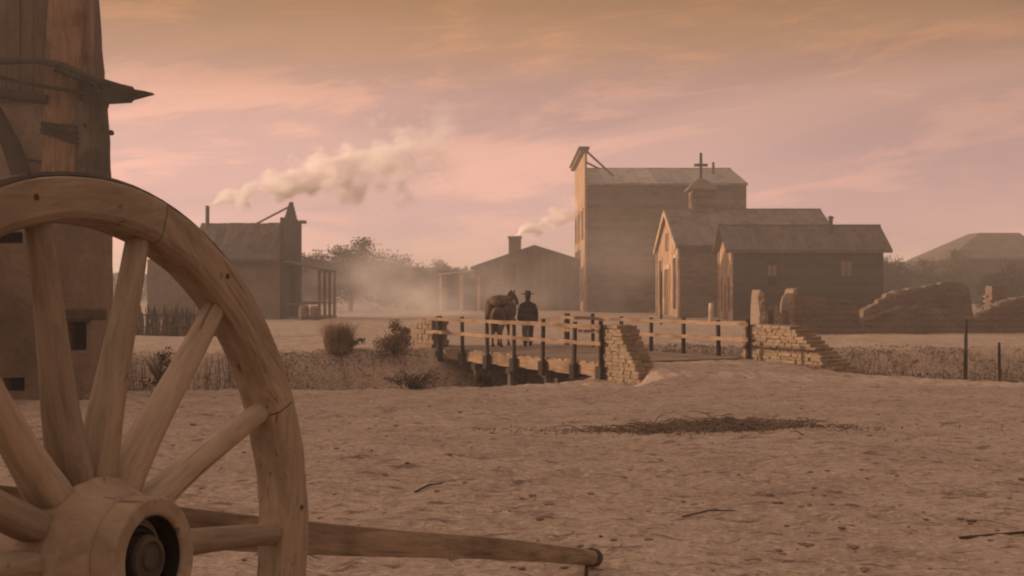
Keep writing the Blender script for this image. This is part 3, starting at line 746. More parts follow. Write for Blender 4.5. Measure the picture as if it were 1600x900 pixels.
# --- church
ch = empty('wooden_church', (16.5, 92.5, ZB), 0, 'plain wooden church with a steep gabled front and a small cross topped belfry', 'church')
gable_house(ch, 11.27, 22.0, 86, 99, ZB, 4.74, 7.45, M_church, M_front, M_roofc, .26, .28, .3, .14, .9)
front_panel(ch, 'door', 11.25, 91.2, 93.8, ZB, 3.3, M_doorw, .05, .3)
for ya in (87.2, 95.6): front_panel(ch, 'window', 11.25, ya, ya + 1.5, .5, 4.0, M_glass, .05, .22)
front_panel(ch, 'window', 11.25, 92.0, 93.0, 4.6, 5.9, M_doorw, .05, .2)
for yy in (86.12, 98.88): board('corner_trim', ch, (11.20 - 16.5, yy - 92.5, 2.35 - ZB), (.16, .34, 4.8), M_trim)
sl = math.atan2(2.71, 6.5)
for s_ in (-1, 1):
    board('barge_board', ch, (10.97 - 16.5, s_ * 3.3, 6.02 - ZB), (.08, 7.4, .34), M_trim, rot=(-s_ * sl, 0, 0))
bx = 13.65 - 16.5
MB().box((bx - .72, -.8, 6.9 - ZB), (bx + .72, .8, 9.0 - ZB)).build('belfry', M_church, ch)
for k in range(6): board('belfry_board', ch, (bx, -.82, 7.15 + k * .33 - ZB), (1.5, .05, .31), M_church, rot=(R(4), 0, 0))
front_panel(ch, 'louvre', 12.93, 92.1, 92.9, 7.7, 8.7, M_doorw, .05, .08)
m = MB(); q = [(-1.05, -1.05, 8.95), (1.05, -1.05, 8.95), (1.05, 1.05, 8.95), (-1.05, 1.05, 8.95)]
m.add([(bx + a, b, c - ZB) for a, b, c in q] + [(bx + a, b, c + .14 - ZB) for a, b, c in q] + [(bx + a * .45, b * .45, 9.65 - ZB) for a, b, c in q] + [(bx, 0, 9.95 - ZB)],
      [(3, 2, 1, 0)] + [(i, (i + 1) % 4, 4 + (i + 1) % 4, 4 + i) for i in range(4)] + [(4 + i, 4 + (i + 1) % 4, 8 + (i + 1) % 4, 8 + i) for i in range(4)] + [(8 + i, 8 + (i + 1) % 4, 12) for i in range(4)])
m.build('belfry_roof', M_roofc, ch)
MB().box((bx - .09, -.09, 9.8 - ZB), (bx + .09, .09, 11.7 - ZB)).box((bx - .48, -.08, 10.72 - ZB), (bx - .09, .08, 10.92 - ZB)).box((bx + .09, -.08, 10.72 - ZB), (bx + .48, .08, 10.92 - ZB)).build('cross', M_bpost, ch)
# --- tall barn-like store with false front
bn = empty('tall_barn', (12.7, 113, ZB), 0, 'very tall plank barn with a narrow lit false front and sheet roof', 'barn')
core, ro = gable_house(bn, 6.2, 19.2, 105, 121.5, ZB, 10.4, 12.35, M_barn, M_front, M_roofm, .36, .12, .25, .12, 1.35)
# false front standing over the gable
m = MB().box((6.02 - 12.7, 104.85 - 113, ZB - ZB), (6.15 - 12.7, 121.6 - 113, 13.35 - ZB)).build('false_front', M_front, bn)
nb = 34
for k in range(nb):
    yc = 104.85 + 16.75 * (k + .5) / nb
    zt = 13.3 + random.uniform(-.03, .03); zj = random.choice((4.4, 5.0, 8.6))
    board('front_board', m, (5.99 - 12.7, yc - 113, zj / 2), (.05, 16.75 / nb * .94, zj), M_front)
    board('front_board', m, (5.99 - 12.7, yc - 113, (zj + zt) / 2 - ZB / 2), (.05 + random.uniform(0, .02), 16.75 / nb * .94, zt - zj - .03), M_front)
MB().box((5.45 - 12.7, 104.6 - 113, 13.35 - ZB), (6.35 - 12.7, 121.9 - 113, 13.50 - ZB)).box((5.6 - 12.7, 104.7 - 113, 13.05 - ZB), (6.01 - 12.7, 121.8 - 113, 13.35 - ZB)).box((5.75 - 12.7, 109 - 113, 13.5 - ZB), (6.25 - 12.7, 117 - 113, 14.0 - ZB)).build('cornice', M_doorw, bn)
for yy in (106, 113, 120):
    MB().tube([(6.25 - 12.7, yy - 113, 13.2 - ZB), (8.4 - 12.7, yy - 113, 11.0 - ZB + .2 + (.9 if yy == 113 else 0))], .10, 6).build('brace', M_doorw, bn)
for (ya, yb, za, zc_) in ((111.5, 115, ZB, 3.6), (106.5, 108.5, .8, 3.6), (118, 120, .8, 3.6), (107, 108.4, 6, 8.4), (112.5, 114, 6, 8.4), (118, 119.4, 6, 8.4)):
    front_panel(bn, 'door' if za == ZB else 'window', 5.97, ya, yb, za, zc_, M_doorw if za == ZB else M_glass, .05, .18)
MB().tube([(17.3 - 12.7, -3, 11 - ZB), (17.3 - 12.7, -3, 12.75 - ZB)], .11, 10).build('stove_pipe', M_iron, bn)

# --- middle cabin, gable towards us, with chimney and open porch
cb = empty('smoking_cabin', (2, 117, ZB), 0, 'hazy broad gabled cabin with a smoking square chimney beyond the bridge', 'house')
def yhouse(root, x0, x1, xm, y0, y1, zb, ze0, ze1, zr, wall_m, roof_m, th=.16, ov=.35):
    ox, oy, oz = root.location
    prof = [(x0, zb), (x1, zb), (x1, ze1), (xm, zr), (x0, ze0)]
    vs = [(a - ox, y0 - oy, b - oz) for a, b in prof] + [(a - ox, y1 - oy, b - oz) for a, b in prof]
    core = MB().add(vs, [(0, 1, 2, 3, 4), (9, 8, 7, 6, 5)] + [(i, (i + 1) % 5, 5 + (i + 1) % 5, 5 + i) for i in range(5)]).build('wall', wall_m, root)
    nb = int((x1 - x0) / .36); w = (x1 - x0) / nb
    for k in range(nb):
        xc = x0 + w * (k + .5)
        zt = (ze0 + (zr - ze0) * (xc - x0) / (xm - x0)) if xc < xm else (ze1 + (zr - ze1) * (x1 - xc) / (x1 - xm))
        board('wall_board', core, (xc - ox, y0 - .03 - oy, (zb + zt) / 2 - oz), (w * .95, .05 + random.uniform(0, .02), zt - zb - .05), wall_m)
    rf = MB()
    for xa, za in ((x0 - ov, ze0 - ov * .37), (x1 + ov, ze1 - ov * .37)):
        vs = [(p[0] - ox, p[1] - oy, p[2] - oz) for p in ((xa, y0 - .4, za), (xm, y0 - .4, zr), (xm, y1 + .4, zr), (xa, y1 + .4, za), (xa, y0 - .4, za + th), (xm, y0 - .4, zr + th), (xm, y1 + .4, zr + th), (xa, y1 + .4, za + th))]
        rf.add(vs, [(0, 1, 2, 3), (4, 5, 6, 7), (0, 1, 5, 4), (1, 2, 6, 5), (2, 3, 7, 6), (3, 0, 4, 7)])
    rf.build('roof', roof_m, root)
    return core
yhouse(cb, -3.3, 7.3, 1.95, 112, 121, ZB, 3.75, 3.9, 5.55, M_shed, M_roofw)
chm = MB().box((-.30 - 2, 115 - 117, 4 - ZB), (.82 - 2, 116 - 117, 6.4 - ZB)).box((-.38 - 2, 114.92 - 117, 6.4 - ZB), (.90 - 2, 116.08 - 117, 6.6 - ZB)).build('chimney', M_adobe_r, cb)
front_panel2 = MB().box((2.2 - 2, 111.86 - 117, 0), (3.2 - 2, 111.93 - 117, 2.2)).build('door', M_doorw, cb)
side_window(cb, -1.6, -.6, 1.0, 2.2, 111.93, M_glass, None, 0)
side_window(cb, 4.6, 5.6, 1.0, 2.2, 111.93, M_glass, None, 0)
pr = MB().add([(p[0] - 2, p[1] - 117, p[2] - ZB) for p in ((-6.5, 111.6, 3.05), (-3.2, 111.6, 3.35), (-3.2, 119, 3.35), (-6.5, 119, 3.05), (-6.5, 111.6, 3.2), (-3.2, 111.6, 3.5), (-3.2, 119, 3.5), (-6.5, 119, 3.2))], [(0, 1, 2, 3), (4, 5, 6, 7), (0, 1, 5, 4), (1, 2, 6, 5), (2, 3, 7, 6), (3, 0, 4, 7)]).build('porch_roof', M_trim, cb)
for (x, y) in ((-6.2, 112), (-6.2, 115.3), (-6.2, 118.6), (-4.4, 112), (-2.9, 111.75)):
    MB().tube([(x - 2, y - 117, -.05), (x - 2, y - 117, 3.1 - ZB)], .14, 8).build('porch_post', M_trim, cb)
for k in range(9): board('porch_board', cb, (-4.75 - 2, 118.9 - 117, .2 + k * .32), (3.0, .05, .3), M_shed)

# --- corner store at mid left with stove pipe and false front to the right
st = empty('corner_store', (-17, 83.3, ZB), 0, 'store with false front, right hand porch and smoking stove pipe, past the cart wheel', 'store')
ox, oy, oz = st.location
def SL(x, y, z): return (x - ox, y - oy, z - oz)
x0, x1, y0, y1, ze, zr = -20.0, -14.5, 80.0, 86.6, 3.74, 5.95
ym = 83.3
prof = [(y0, ZB), (y1, ZB), (y1, ze), (ym, zr), (y0, ze)]
core = MB().add([SL(x0, a, b) for a, b in prof] + [SL(x1, a, b) for a, b in prof], [(0, 1, 2, 3, 4), (9, 8, 7, 6, 5)] + [(i, (i + 1) % 5, 5 + (i + 1) % 5, 5 + i) for i in range(5)]).build('wall', M_adobe_r, st)
sl = math.atan2(zr - ze, ym - y0)
rf = MB()
for sgn in (-1, 1):
    ye, zee = ym + sgn * (ym - y0 + .35), ze - .35 * math.tan(sl)
    rf.add([SL(*p) for p in ((x0 - .2, ye, zee), (x1 - .05, ye, zee), (x1 - .05, ym, zr), (x0 - .2, ym, zr), (x0 - .2, ye, zee + .14), (x1 - .05, ye, zee + .14), (x1 - .05, ym, zr + .14), (x0 - .2, ym, zr + .14))], [(0, 1, 2, 3), (4, 5, 6, 7), (0, 1, 5, 4), (1, 2, 6, 5), (2, 3, 7, 6), (3, 0, 4, 7)])
rfo = rf.build('roof', M_roofw, st)
run = math.hypot(zr - ze, ym - y0) + .4
for k in range(13):
    w = 5.6 / 13
    board('roof_panel', rfo, SL(x0 - .2 + w * (k + .5), (y0 - .3 + ym) / 2, (ze - .2 + zr) / 2 + .17 + random.uniform(0, .04)), (w * .95, run * random.uniform(.97, 1.02), .05), M_roofw, rot=(sl, 0, random.uniform(-.01, .01)))
board('eave_board', st, SL((x0 + x1) / 2 - .1, y0 - .40, ze - .22), (x1 - x0 + .3, .06, .2), M_dark)
rough_block('lean_to', (-22.9, 80.3, ZB), (-20.05, 86, 3.75), M_adobe_r, st, .06, .4, 0, 5)
# false front: stepped board screen with a pointed middle
m = MB(); pf = [(79.9, ZB), (86.7, ZB), (86.7, 6.35), (85.2, 6.4), (83.3, 7.55), (81.4, 6.4), (79.9, 6.35)]
k = len(pf); xa, xb = -14.48, -14.30
ff = m.add([SL(xa, a, b) for a, b in pf] + [SL(xb, a, b) for a, b in pf], [tuple(range(k)), tuple(reversed(range(k, 2 * k)))] + [(i, (i + 1) % k, k + (i + 1) % k, k + i) for i in range(k)]).build('false_front', M_house, st)  # dark siding paints in the porch shade on this front
nb = 17
for i in range(nb):
    yc = 79.9 + 6.8 * (i + .5) / nb; zt = np.interp(yc, [79.9, 81.4, 83.3, 85.2, 86.7], [6.35, 6.4, 7.55, 6.4, 6.35]) - .05
    if 82.3 < yc < 84.3: board('front_board', ff, SL(xb + .03, yc, (3.4 + zt) / 2), (.05, .38, zt - 3.4), M_house)
    else: board('front_board', ff, SL(xb + .03, yc, (ZB + zt) / 2), (.05, .38, zt - ZB), M_house)
MB().box(SL(xb + .005, 82.4, ZB), SL(xb + .02, 84.2, 2.9)).build('doorway', M_void, st)  # flat near-black sheet, shade of the doorway put into colour
MB().box(SL(-14.62, 86.2, 6.3), SL(-13.95, 86.95, 6.5)).build('cornice_end', M_doorw, st)
for yy in (81.6, 83.3, 85): MB().tube([SL(-14.55, yy, 7.2 if yy == 83.3 else 6.2), SL(-17.0 if yy == 83.3 else -16, yy, zr - .02 if yy == 83.3 else 5.1)], .07, 6).build('brace', M_doorw, st)
MB().add([SL(*p) for p in ((-14.25, 79.8, 3.55), (-11.9, 79.8, 3.0), (-11.9, 87, 3.0), (-14.25, 87, 3.55), (-14.25, 79.8, 3.67), (-11.9, 79.8, 3.12), (-11.9, 87, 3.12), (-14.25, 87, 3.67))], [(0, 1, 2, 3), (4, 5, 6, 7), (0, 1, 5, 4), (1, 2, 6, 5), (2, 3, 7, 6), (3, 0, 4, 7)]).build('porch_roof', M_roofw, st)
for yy in (80.1, 82.4, 84.6, 86.8): MB().tube([SL(-12.05, yy, ZB), SL(-12.05, yy, 3.03)], .10, 8).build('porch_post', M_shed, st)
MB().box(SL(-14.25, 79.9, ZB), SL(-11.9, 86.9, .12)).build('porch_floor', M_shed, st)
for yy in (80.1, 86.8): board('porch_rail', st, SL(-13.1, yy, .95), (2.2, .07, .1), M_shed)
MB().tube([SL(-19.75, 83, 5.5), SL(-19.75, 83, 7.28)], .13, 12).build('stove_pipe', M_iron, st)
for i, (x, y, r_, h, lb_) in enumerate(((-12.9, 79.3, .32, .9, 'dark wooden barrel by the store porch, next to the corner'), (-12.2, 79.2, .30, .85, 'dark wooden barrel by the outer post of the store porch'))):
    bar = empty('barrel', (x, y, gz(x, y)), 0, lb_, 'barrel', 'barrels before the store porch')
    MB().lathe([(r_ * .8, -.04), (r_, h * .35), (r_, h * .65), (r_ * .82, h), (r_ * .76, h), (r_ * .74, h - .06)], 16).build('staves', M_doorw, bar, smooth=True)
    for zz in (.2, .75): MB().lathe([(r_ * .985, h * zz - .03), (r_ * 1.0, h * zz + .03), (r_ * .95, h * zz + .03), (r_ * .95, h * zz - .03)], 16, True).build('hoop', M_iron, bar)

# --- far hip-roofed building at the right
fz = gz(60, 160) - .1
fb = empty('hipped_barn', (61, 168, fz), 0, 'large hazy barn with a hipped roof beyond the ruined mud walls', 'barn')
X0, X1, Y0_, Y1_ = 55.2, 67.2, 160, 176
MB().box((X0 - 61, Y0_ - 168, -.1), (X1 - 61, Y1_ - 168, 5.7 - fz)).build('wall', M_house, fb)
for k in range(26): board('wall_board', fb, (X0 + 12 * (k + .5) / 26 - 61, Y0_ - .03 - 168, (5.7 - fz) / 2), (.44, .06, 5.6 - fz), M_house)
q0 = [(X0 - .7, Y0_ - .7), (X1 + .7, Y0_ - .7), (X1 + .7, Y1_ + .7), (X0 - .7, Y1_ + .7)]; q1 = [(60.6, Y0_ + 6), (65.8, Y0_ + 6), (65.8, Y1_ - 6), (60.6, Y1_ - 6)]
MB().add([(a - 61, b - 168, 5.5 - fz) for a, b in q0] + [(a - 61, b - 168, 5.75 - fz) for a, b in q0] + [(a - 61, b - 168, 9.1 - fz) for a, b in q1], [(3, 2, 1, 0)] + [(i, (i + 1) % 4, 4 + (i + 1) % 4, 4 + i) for i in range(4)] + [(4 + i, 4 + (i + 1) % 4, 8 + (i + 1) % 4, 8 + i) for i in range(4)] + [(8, 9, 10, 11)]).build('roof', M_roofw, fb)

# ------------------------------------------------------------------ ruined adobe walls
def ruin_wall(name, root, pts, y0, thick, seed, mat=M_adobe_r, zb=-.2, slope=0.0, jag=.22):
    """pts: (x, top z) outline; a worn wall with rounded uneven crest"""
    ox, oy, oz = root.location; P = np.array(pts, float); n = max(10, int((P[-1, 0] - P[0, 0]) / .05)); nz = 16
    xs = np.linspace(P[0, 0], P[-1, 0], n); zt = np.interp(xs, P[:, 0], P[:, 1]) + fbm(xs, xs * 0 + seed, 3.5, seed, 3, .7) * jag
    bw_ = np.floor(xs / .36 + .37 * seed); zq = np.array([np.interp((b_ + .5 - .37 * seed) * .36, xs, zt) for b_ in bw_]) + (np.sin(bw_ * 12.9898 + seed) * 43758.5453 % 1 - .5) * .10
    zt = .45 * zt + .55 * np.round(zq / .13) * .13
    yy = y0 + (xs - xs[0]) * slope
    V = []; vid = {}
    def add(p): V.append(p); return len(V) - 1
    def nz_(x, y, z, s): 
        q = Vector((x * 1.6, y * 1.6 + s * 9, z * 1.6)); return mnoise.noise(q) * .07 + mnoise.noise(q * 4) * .035 + mnoise.noise(q * 11) * .02
    front = [[None] * (nz + 1) for _ in range(n)]; back = [[None] * (nz + 1) for _ in range(n)]
    for i in range(n):
        for j in range(nz + 1):
            f_ = j / nz; z = zb + (zt[i] - zb) * f_; taper = thick / 2 * (1.0 - .12 * f_ - (.06 if j == nz else 0)) - (.02 if int(z / .13) % 2 else 0)
            ex = 0
            if i in (0, n - 1): ex = 0.0
            front[i][j] = add((xs[i] - ox + nz_(xs[i], 3, z, seed) * .8, yy[i] - taper + nz_(xs[i], 0, z, seed) - oy, z - oz))
            back[i][j] = add((xs[i] - ox + nz_(xs[i], 5, z, seed) * .8, yy[i] + taper + nz_(xs[i], 9, z, seed) - oy, z - oz))
    fs = []
    for i in range(n - 1):
        for j in range(nz):
            fs.append((front[i][j], front[i + 1][j], front[i + 1][j + 1], front[i][j + 1])); fs.append((back[i + 1][j], back[i][j], back[i][j + 1], back[i + 1][j + 1]))
        fs.append((front[i][nz], front[i + 1][nz], back[i + 1][nz], back[i][nz]))
    for i in (0, n - 1):
        for j in range(nz): fs.append((front[i][j], front[i][j + 1], back[i][j + 1], back[i][j]))
    me = bpy.data.meshes.new(name); me.from_pydata(V, [], fs); me.update()
    bm = bmesh.new(); bm.from_mesh(me); bmesh.ops.recalc_face_normals(bm, faces=bm.faces[:]); bm.to_mesh(me); bm.free()
    me.materials.append(mat)
    return link(name, me, root)
def opts(l_, Y_): return [(tpx(a, Y_), tpz(b, Y_)) for a, b in l_]
Yr = 55.0
ru = empty('adobe_ruin', (12.5, Yr, -.1), 0, 'ruined mud brick wall with three broken lit uprights beside the plank house', 'ruin')
ruin_wall('broken_pillar', ru, opts([(1186, 470), (1188, 455), (1191, 457), (1193, 466), (1196, 463), (1200, 482), (1202, 500)], Yr), Yr + 1.0, 2.0, 2, M_adobe, jag=.30)  # uprights take a lighter adobe, their sunlit orange painted in
ruin_wall('broken_pillar', ru, opts([(1210, 486), (1213, 470), (1216, 474), (1219, 484), (1223, 492)], Yr), Yr + .9, 1.6, 3, M_adobe, jag=.30)
ruin_wall('return_wall', ru, opts([(1235, 470), (1237, 452), (1240, 450), (1243, 458), (1248, 461)], Yr), Yr + 1.1, 2.1, 6, M_adobe, jag=.30)
ruin_wall('wall', ru, opts([(1244, 458), (1254, 462), (1268, 464), (1285, 468), (1310, 466), (1334, 469), (1339, 484), (1346, 500), (1352, 518)], Yr), Yr + .3, .6, 4, jag=.15)
ruin_wall('low_sill', ru, opts([(1190, 512), (1205, 508), (1228, 510)], Yr), Yr + .05, .7, 5)
ru2 = empty('adobe_ruin', (20, 60, -.1), 0, 'long slumped mud wall rising in a hump behind the ditch', 'ruin')
ruin_wall('wall', ru2, opts([(1338, 496), (1355, 480), (1375, 466), (1392, 455), (1420, 450), (1448, 447), (1470, 441), (1492, 441), (1508, 446), (1512, 470), (1518, 492), (1530, 500)], 60), 60, .9, 7, jag=.14)
ru3 = empty('adobe_ruin', (21, 56, -.1), 0, 'low eroded mud wall stepping up behind the lone fence post', 'ruin')
ruin_wall('wall', ru3, opts([(1334, 516), (1352, 502), (1375, 490), (1405, 481), (1440, 478), (1468, 484), (1500, 492), (1520, 494), (1540, 482), (1562, 470), (1600, 463), (1660, 458), (1700, 480)], 56), 56, .9, 9, jag=.12)
ru4 = empty('brick_stub', (23.8, 63, -.1), 0, 'broken brick stub glowing red between the mud walls', 'ruin')
M_brick = earth('red_brick', (.17, .115, .080), 3, .03, var=.2)
bk = MB().box((-.34, -.42, -.2), (.34, .42, tpz(447, 63) + .1)).build('core', M_gap, ru4)
for zi in range(18):
    for xi in range(3):
        for yi in range(2):
            if zi > 13 and random.random() < .35: continue
            board('brick', bk, (-.28 + xi * .28 + (.1 if zi % 2 else 0) - .05, -.24 + yi * .48, .02 + zi * .115), (.25, .46, .10), M_brick, rot=(0, 0, random.uniform(-.04, .04)))

# ------------------------------------------------------------------ stepped stone parapets at the bridge ends
_stone = [rough for rough in ()]
def stone_meshes(mat, n=5):
    out_ = []
    for k in range(n):
        bm = bmesh.new(); bmesh.ops.create_cube(bm, size=1); bmesh.ops.bevel(bm, geom=bm.edges[:], offset=.06, segments=1, affect='EDGES')
        for vv in bm.verts: vv.co += Vector((mnoise.noise(vv.co * 3 + Vector((k * 9, 0, 0))), mnoise.noise(vv.co * 3 + Vector((0, k * 9, 4))), mnoise.noise(vv.co * 3 + Vector((3, 0, k * 9))))) * .10
        me = bpy.data.meshes.new('stone'); bm.to_mesh(me); bm.free(); me.materials.append(mat); out_.append(me)
    return out_
SM = stone_meshes(M_stone)
def parapet(label, s0, t0, sgn, top_len, bot_len, ztop, zbot, thick, courses, inner, sm_=None):
    """wall along the bridge axis from t0, growing longer course by course downwards"""
    p = bpt(s0, t0); root = empty('stone_parapet', (p[0], p[1], zbot), BR, label, 'wall', 'stepped stone walls at the bridge ends')
    h = (ztop - zbot) / courses
    core = MB()
    for c in range(courses):
        f_ = (c + .5) / courses; ln = bot_len + (top_len - bot_len) * f_
        ya, yb = sorted((0, sgn * (ln - .07)))
        core.box((-thick / 2 + .06, ya + .02, c * h), (thick / 2 - .06, yb, (c + 1) * h - .012))
    core.build('mortar_core', M_gap, root)
    for c in range(courses):
        f_ = (c + .5) / courses; ln = bot_len + (top_len - bot_len) * f_ + random.uniform(-.05, .05)
        for side_ in (-1, 1):
            q = random.uniform(-.12, 0) if c % 2 else 0
            while q < ln - .05:
                w = min(random.uniform(.18, .36), ln - q); 
                if ln - q - w < .10: w = ln - q
                th = thick / 2 + random.uniform(-.01, .03)
                link('stone', random.choice(sm_ or SM), root, (side_ * th / 2, sgn * (q + w / 2), (c + .5) * h + random.uniform(-.008, .008)), (random.uniform(-.03, .03), random.uniform(-.03, .03), random.uniform(-.03, .03) + (math.pi if random.random() < .5 else 0)), (th * 1.02, w * 1.0, h * 1.0))
                q += w
    return root
parapet('tall stepped stone wall ending the plank bridge next to the wagon yard ramp', .22, .12, -1, .80, 2.0, .98, -.62, .56, 17, 0)
parapet('long stepped stone wall running down from the fence rails below the ruined uprights', BW + .52, .3, -1, 1.9, 4.6, .92, -.62, .62, 17, 0)
parapet('stone wall end beside the bush at the town end of the bridge', .1, BL - .1, 1, 1.3, 1.9, .9, -.75, .56, 10, 0, stone_meshes(M_adobe))

# ------------------------------------------------------------------ timber bridge
br = empty('timber_bridge', (A[0], A[1], 0), BR, 'plank bridge with two rail timber handrails over the dry ditch', 'bridge')
npl = 48; w = BL / npl
for k in range(npl):
    board('deck_plank', br, (BW / 2 + random.uniform(-.03, .03), w * (k + .5), -.035 + random.uniform(-.006, .006)), (BW + .02 + random.uniform(-.03, .03), w * .96, .06), M_bdeck, rot=(0, 0, random.uniform(-.004, .004)))
for s_ in (.16, 1.3, 2.3, 3.3, BW - .16):
    board('stringer', br, (s_, BL / 2, -.235), (.18, BL + .3, .33), M_brail)
board('edge_beam', br, (-.02, BL / 2, -.20), (.10, BL + .1, .30), M_brail)
board('edge_beam', br, (BW + .02, BL / 2, -.20), (.10, BL + .1, .30), M_brail)
TT = [1.3 + 1.668 * k for k in range(6)]
for s_ in (-.13, BW + .13):
    for tt in [-.33 + (.33 if s_ > 0 else .33)] + TT:
        dz = random.uniform(-.03, .05); th = .088 if tt < 9.4 else .16
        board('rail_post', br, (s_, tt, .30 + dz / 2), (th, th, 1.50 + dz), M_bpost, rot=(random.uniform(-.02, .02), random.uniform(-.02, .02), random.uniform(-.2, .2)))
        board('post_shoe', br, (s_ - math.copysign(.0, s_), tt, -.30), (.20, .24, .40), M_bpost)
    for zz in (.50, .93):
        tt = [0.0] + TT + [BL]
        for i in range(0, len(tt) - 1, 2):
            e_ = tt[min(i + 2, len(tt) - 1)]
            pts = []
            for q in range(7):
                f_ = q / 6; pts.append((s_ + (-.085 if s_ < 1 else -.085) + .012 * math.sin(f_ * 5 + i), tt[i] - .12 + (e_ - tt[i] + .2) * f_, zz + random.uniform(-.010, .010)))
            hr_ = MB(); vs = []
            for (a1, b1, c1) in pts:
                hh_ = .052 + random.uniform(-.006, .006); vs += [(a1 - .025, b1, c1 - hh_), (a1 + .025, b1, c1 - hh_), (a1 + .025, b1, c1 + hh_), (a1 - .025, b1, c1 + hh_)]
            fs = [(0, 1, 2, 3), (27, 26, 25, 24)] + [(q * 4 + k_, q * 4 + (k_ + 1) % 4, q * 4 + 4 + (k_ + 1) % 4, q * 4 + 4 + k_) for q in range(6) for k_ in range(4)]
            hr_.add(vs, fs).build('handrail', M_brail, br)
for tt in (2.9, 5.0, 7.2):
    for s_ in (-.02, 1.6, 3.0, BW - .15):
        p = bpt(s_, tt); zg = gz(p[0], p[1]) - .25
        MB().tube([(s_, tt, zg), (s_ + .02, tt, -.50)], [.14, .12], 9, wob=.1, seed=int(tt * 9 + s_)).build('pile', M_shed, br)
    board('cap_beam', br, (BW / 2, tt, -.49), (BW + .3, .24, .18), M_bpost)
# far rail runs on from the bridge to the long stone wall: same rails end there
# ------------------------------------------------------------------ person and horse
def skin_mesh(name, joints, edges, mat, parent, sub=2, root=0, smooth=True):
    me = bpy.data.meshes.new(name); me.from_pydata([j[0] for j in joints], edges, []); me.update()
    o = link(name, me, parent); me.materials.append(mat)
    md = o.modifiers.new('skin', 'SKIN'); md.use_smooth_shade = True; md.branch_smoothing = .4
    if not me.skin_vertices:
        bm = bmesh.new(); bm.from_mesh(me); bm.verts.layers.skin.verify(); bm.to_mesh(me); bm.free()
    for i, j in enumerate(joints):
        r = j[1]; me.skin_vertices[0].data[i].radius = r if isinstance(r, tuple) else (r, r)
        me.skin_vertices[0].data[i].use_root = (i == root)
    sb = o.modifiers.new('sub', 'SUBSURF'); sb.levels = sub; sb.render_levels = sub
    return o
def chain(J, E, start, pts):
    p = start
    for q in pts:
        J.append(q); E.append((p, len(J) - 1)); p = len(J) - 1
    return p
PX, PY = .53, 42.9
per = empty('person', (PX, PY, .0), R(4), 'person in a black coat and brim hat walking away beside the laden horse', 'person')
J = [((0, 0, .93), (.15, .105))]; E = []          # facing +y (away)
chest = chain(J, E, 0, [((0, .0, 1.08), (.145, .10)), ((0, .01, 1.26), (.165, .11)), ((0, .01, 1.40), (.15, .09))])
neck = chain(J, E, chest, [((0, .015, 1.50), (.058, .058)), ((0, .03, 1.58), (.075, .085)), ((0, .035, 1.68), (.078, .098)), ((0, .03, 1.755), (.06, .075))])
chain(J, E, neck - 1, [((0, .135, 1.63), .018)])   # nose
for s_ in (-1, 1):
    arm_e = chain(J, E, chest, [((s_ * .19, .0, 1.40), .065), ((s_ * .235, -.02, 1.24), .052), ((s_ * .265, -.04, 1.10), .045), ((s_ * .275, .03 * (1 + s_), .96), .038), ((s_ * .275, .05 + .03 * s_, .86), (.026, .036))])
    hx, hy, hz = J[arm_e][0]
    palm = chain(J, E, arm_e, [((hx, hy + .01, hz - .06), (.018, .042))])
    for k, ln in enumerate((.070, .078, .072, .058)):
        chain(J, E, palm, [((hx - s_ * .004, hy + .042 - .022 * k, hz - .10), .0105), ((hx - s_ * .014, hy + .046 - .022 * k, hz - .10 - ln * .55), .0095), ((hx - s_ * .028, hy + .046 - .022 * k, hz - .10 - ln), .008)])
    chain(J, E, arm_e, [((hx - s_ * .01, hy + .045, hz - .03), .012), ((hx - s_ * .022, hy + .066, hz - .065), .011)])
    fy = .24 * s_
    chain(J, E, 0, [((s_ * .10, .0, .86), .10), ((s_ * .105, fy * .45 + .02, .50), .072), ((s_ * .105, fy * .8 - .03, .28), .062), ((s_ * .105, fy - .05, .10), .045), ((s_ * .108, fy, .05), .045), ((s_ * .112, fy + .15, .035), (.045, .033))])
skin_mesh('body', J, E, M_skin, per)
# clothes: coat as an open shell with sleeves, trousers, boots, hat, hair
def shell(prof, n=20, sq=.62, fold=.0):
    m = MB(); vs = []; fs = []
    for (z, rx, ry, oy_) in prof:
        for k in range(n):
            th = 2 * math.pi * k / n; f_ = 1 + fold * math.sin(th * 7 + z * 3) * max(0, 1.1 - z)
            vs.append((rx * math.cos(th) * f_, ry * math.sin(th) * f_ + oy_, z))
    for i in range(len(prof) - 1):
        for k in range(n): fs.append((i * n + k, i * n + (k + 1) % n, (i + 1) * n + (k + 1) % n, (i + 1) * n + k))
    return m.add(vs, fs)
cm_ = shell([(.78, .36, .24, 0), (.88, .325, .22, 0), (1.02, .225, .165, 0), (1.15, .22, .155, 0), (1.30, .235, .155, .01), (1.40, .215, .135, .01), (1.455, .15, .105, .01), (1.51, .075, .08, .015), (1.54, .07, .075, .015)], 22, fold=.10)
for s_ in (-1, 1):
    cm_.tube([(s_ * .12, 0, 1.39), (s_ * .20, -.005, 1.345), (s_ * .245, -.02, 1.22), (s_ * .28, -.04, 1.10), (s_ * .29, .02 * (1 + s_), .97), (s_ * .29, .04 + .02 * s_, .88)], [.085, .088, .082, .076, .070, .066], 10, wob=.06, seed=3)
cm_.build('coat', M_coat, per, smooth=True)
shell([(1.005, .2315, .171, 0), (1.045, .228, .168, 0)], 22).build('belt', M_band, per)
shell([(1.19, .2305, .166, 0.002), (1.23, .2355, .167, .003)], 22).build('yoke_seam', M_band, per)
m = MB()
for s_ in (-1, 1):
    fy = .24 * s_
    m.tube([(s_ * .10, 0, .92), (s_ * .105, .0, .80), (s_ * .107, fy * .45 + .02, .50), (s_ * .107, fy * .8 - .03, .28), (s_ * .107, fy - .04, .14)], [.125, .118, .095, .085, .088], 12, wob=.06, seed=8)
m.build('trousers', M_trous, per, smooth=True)
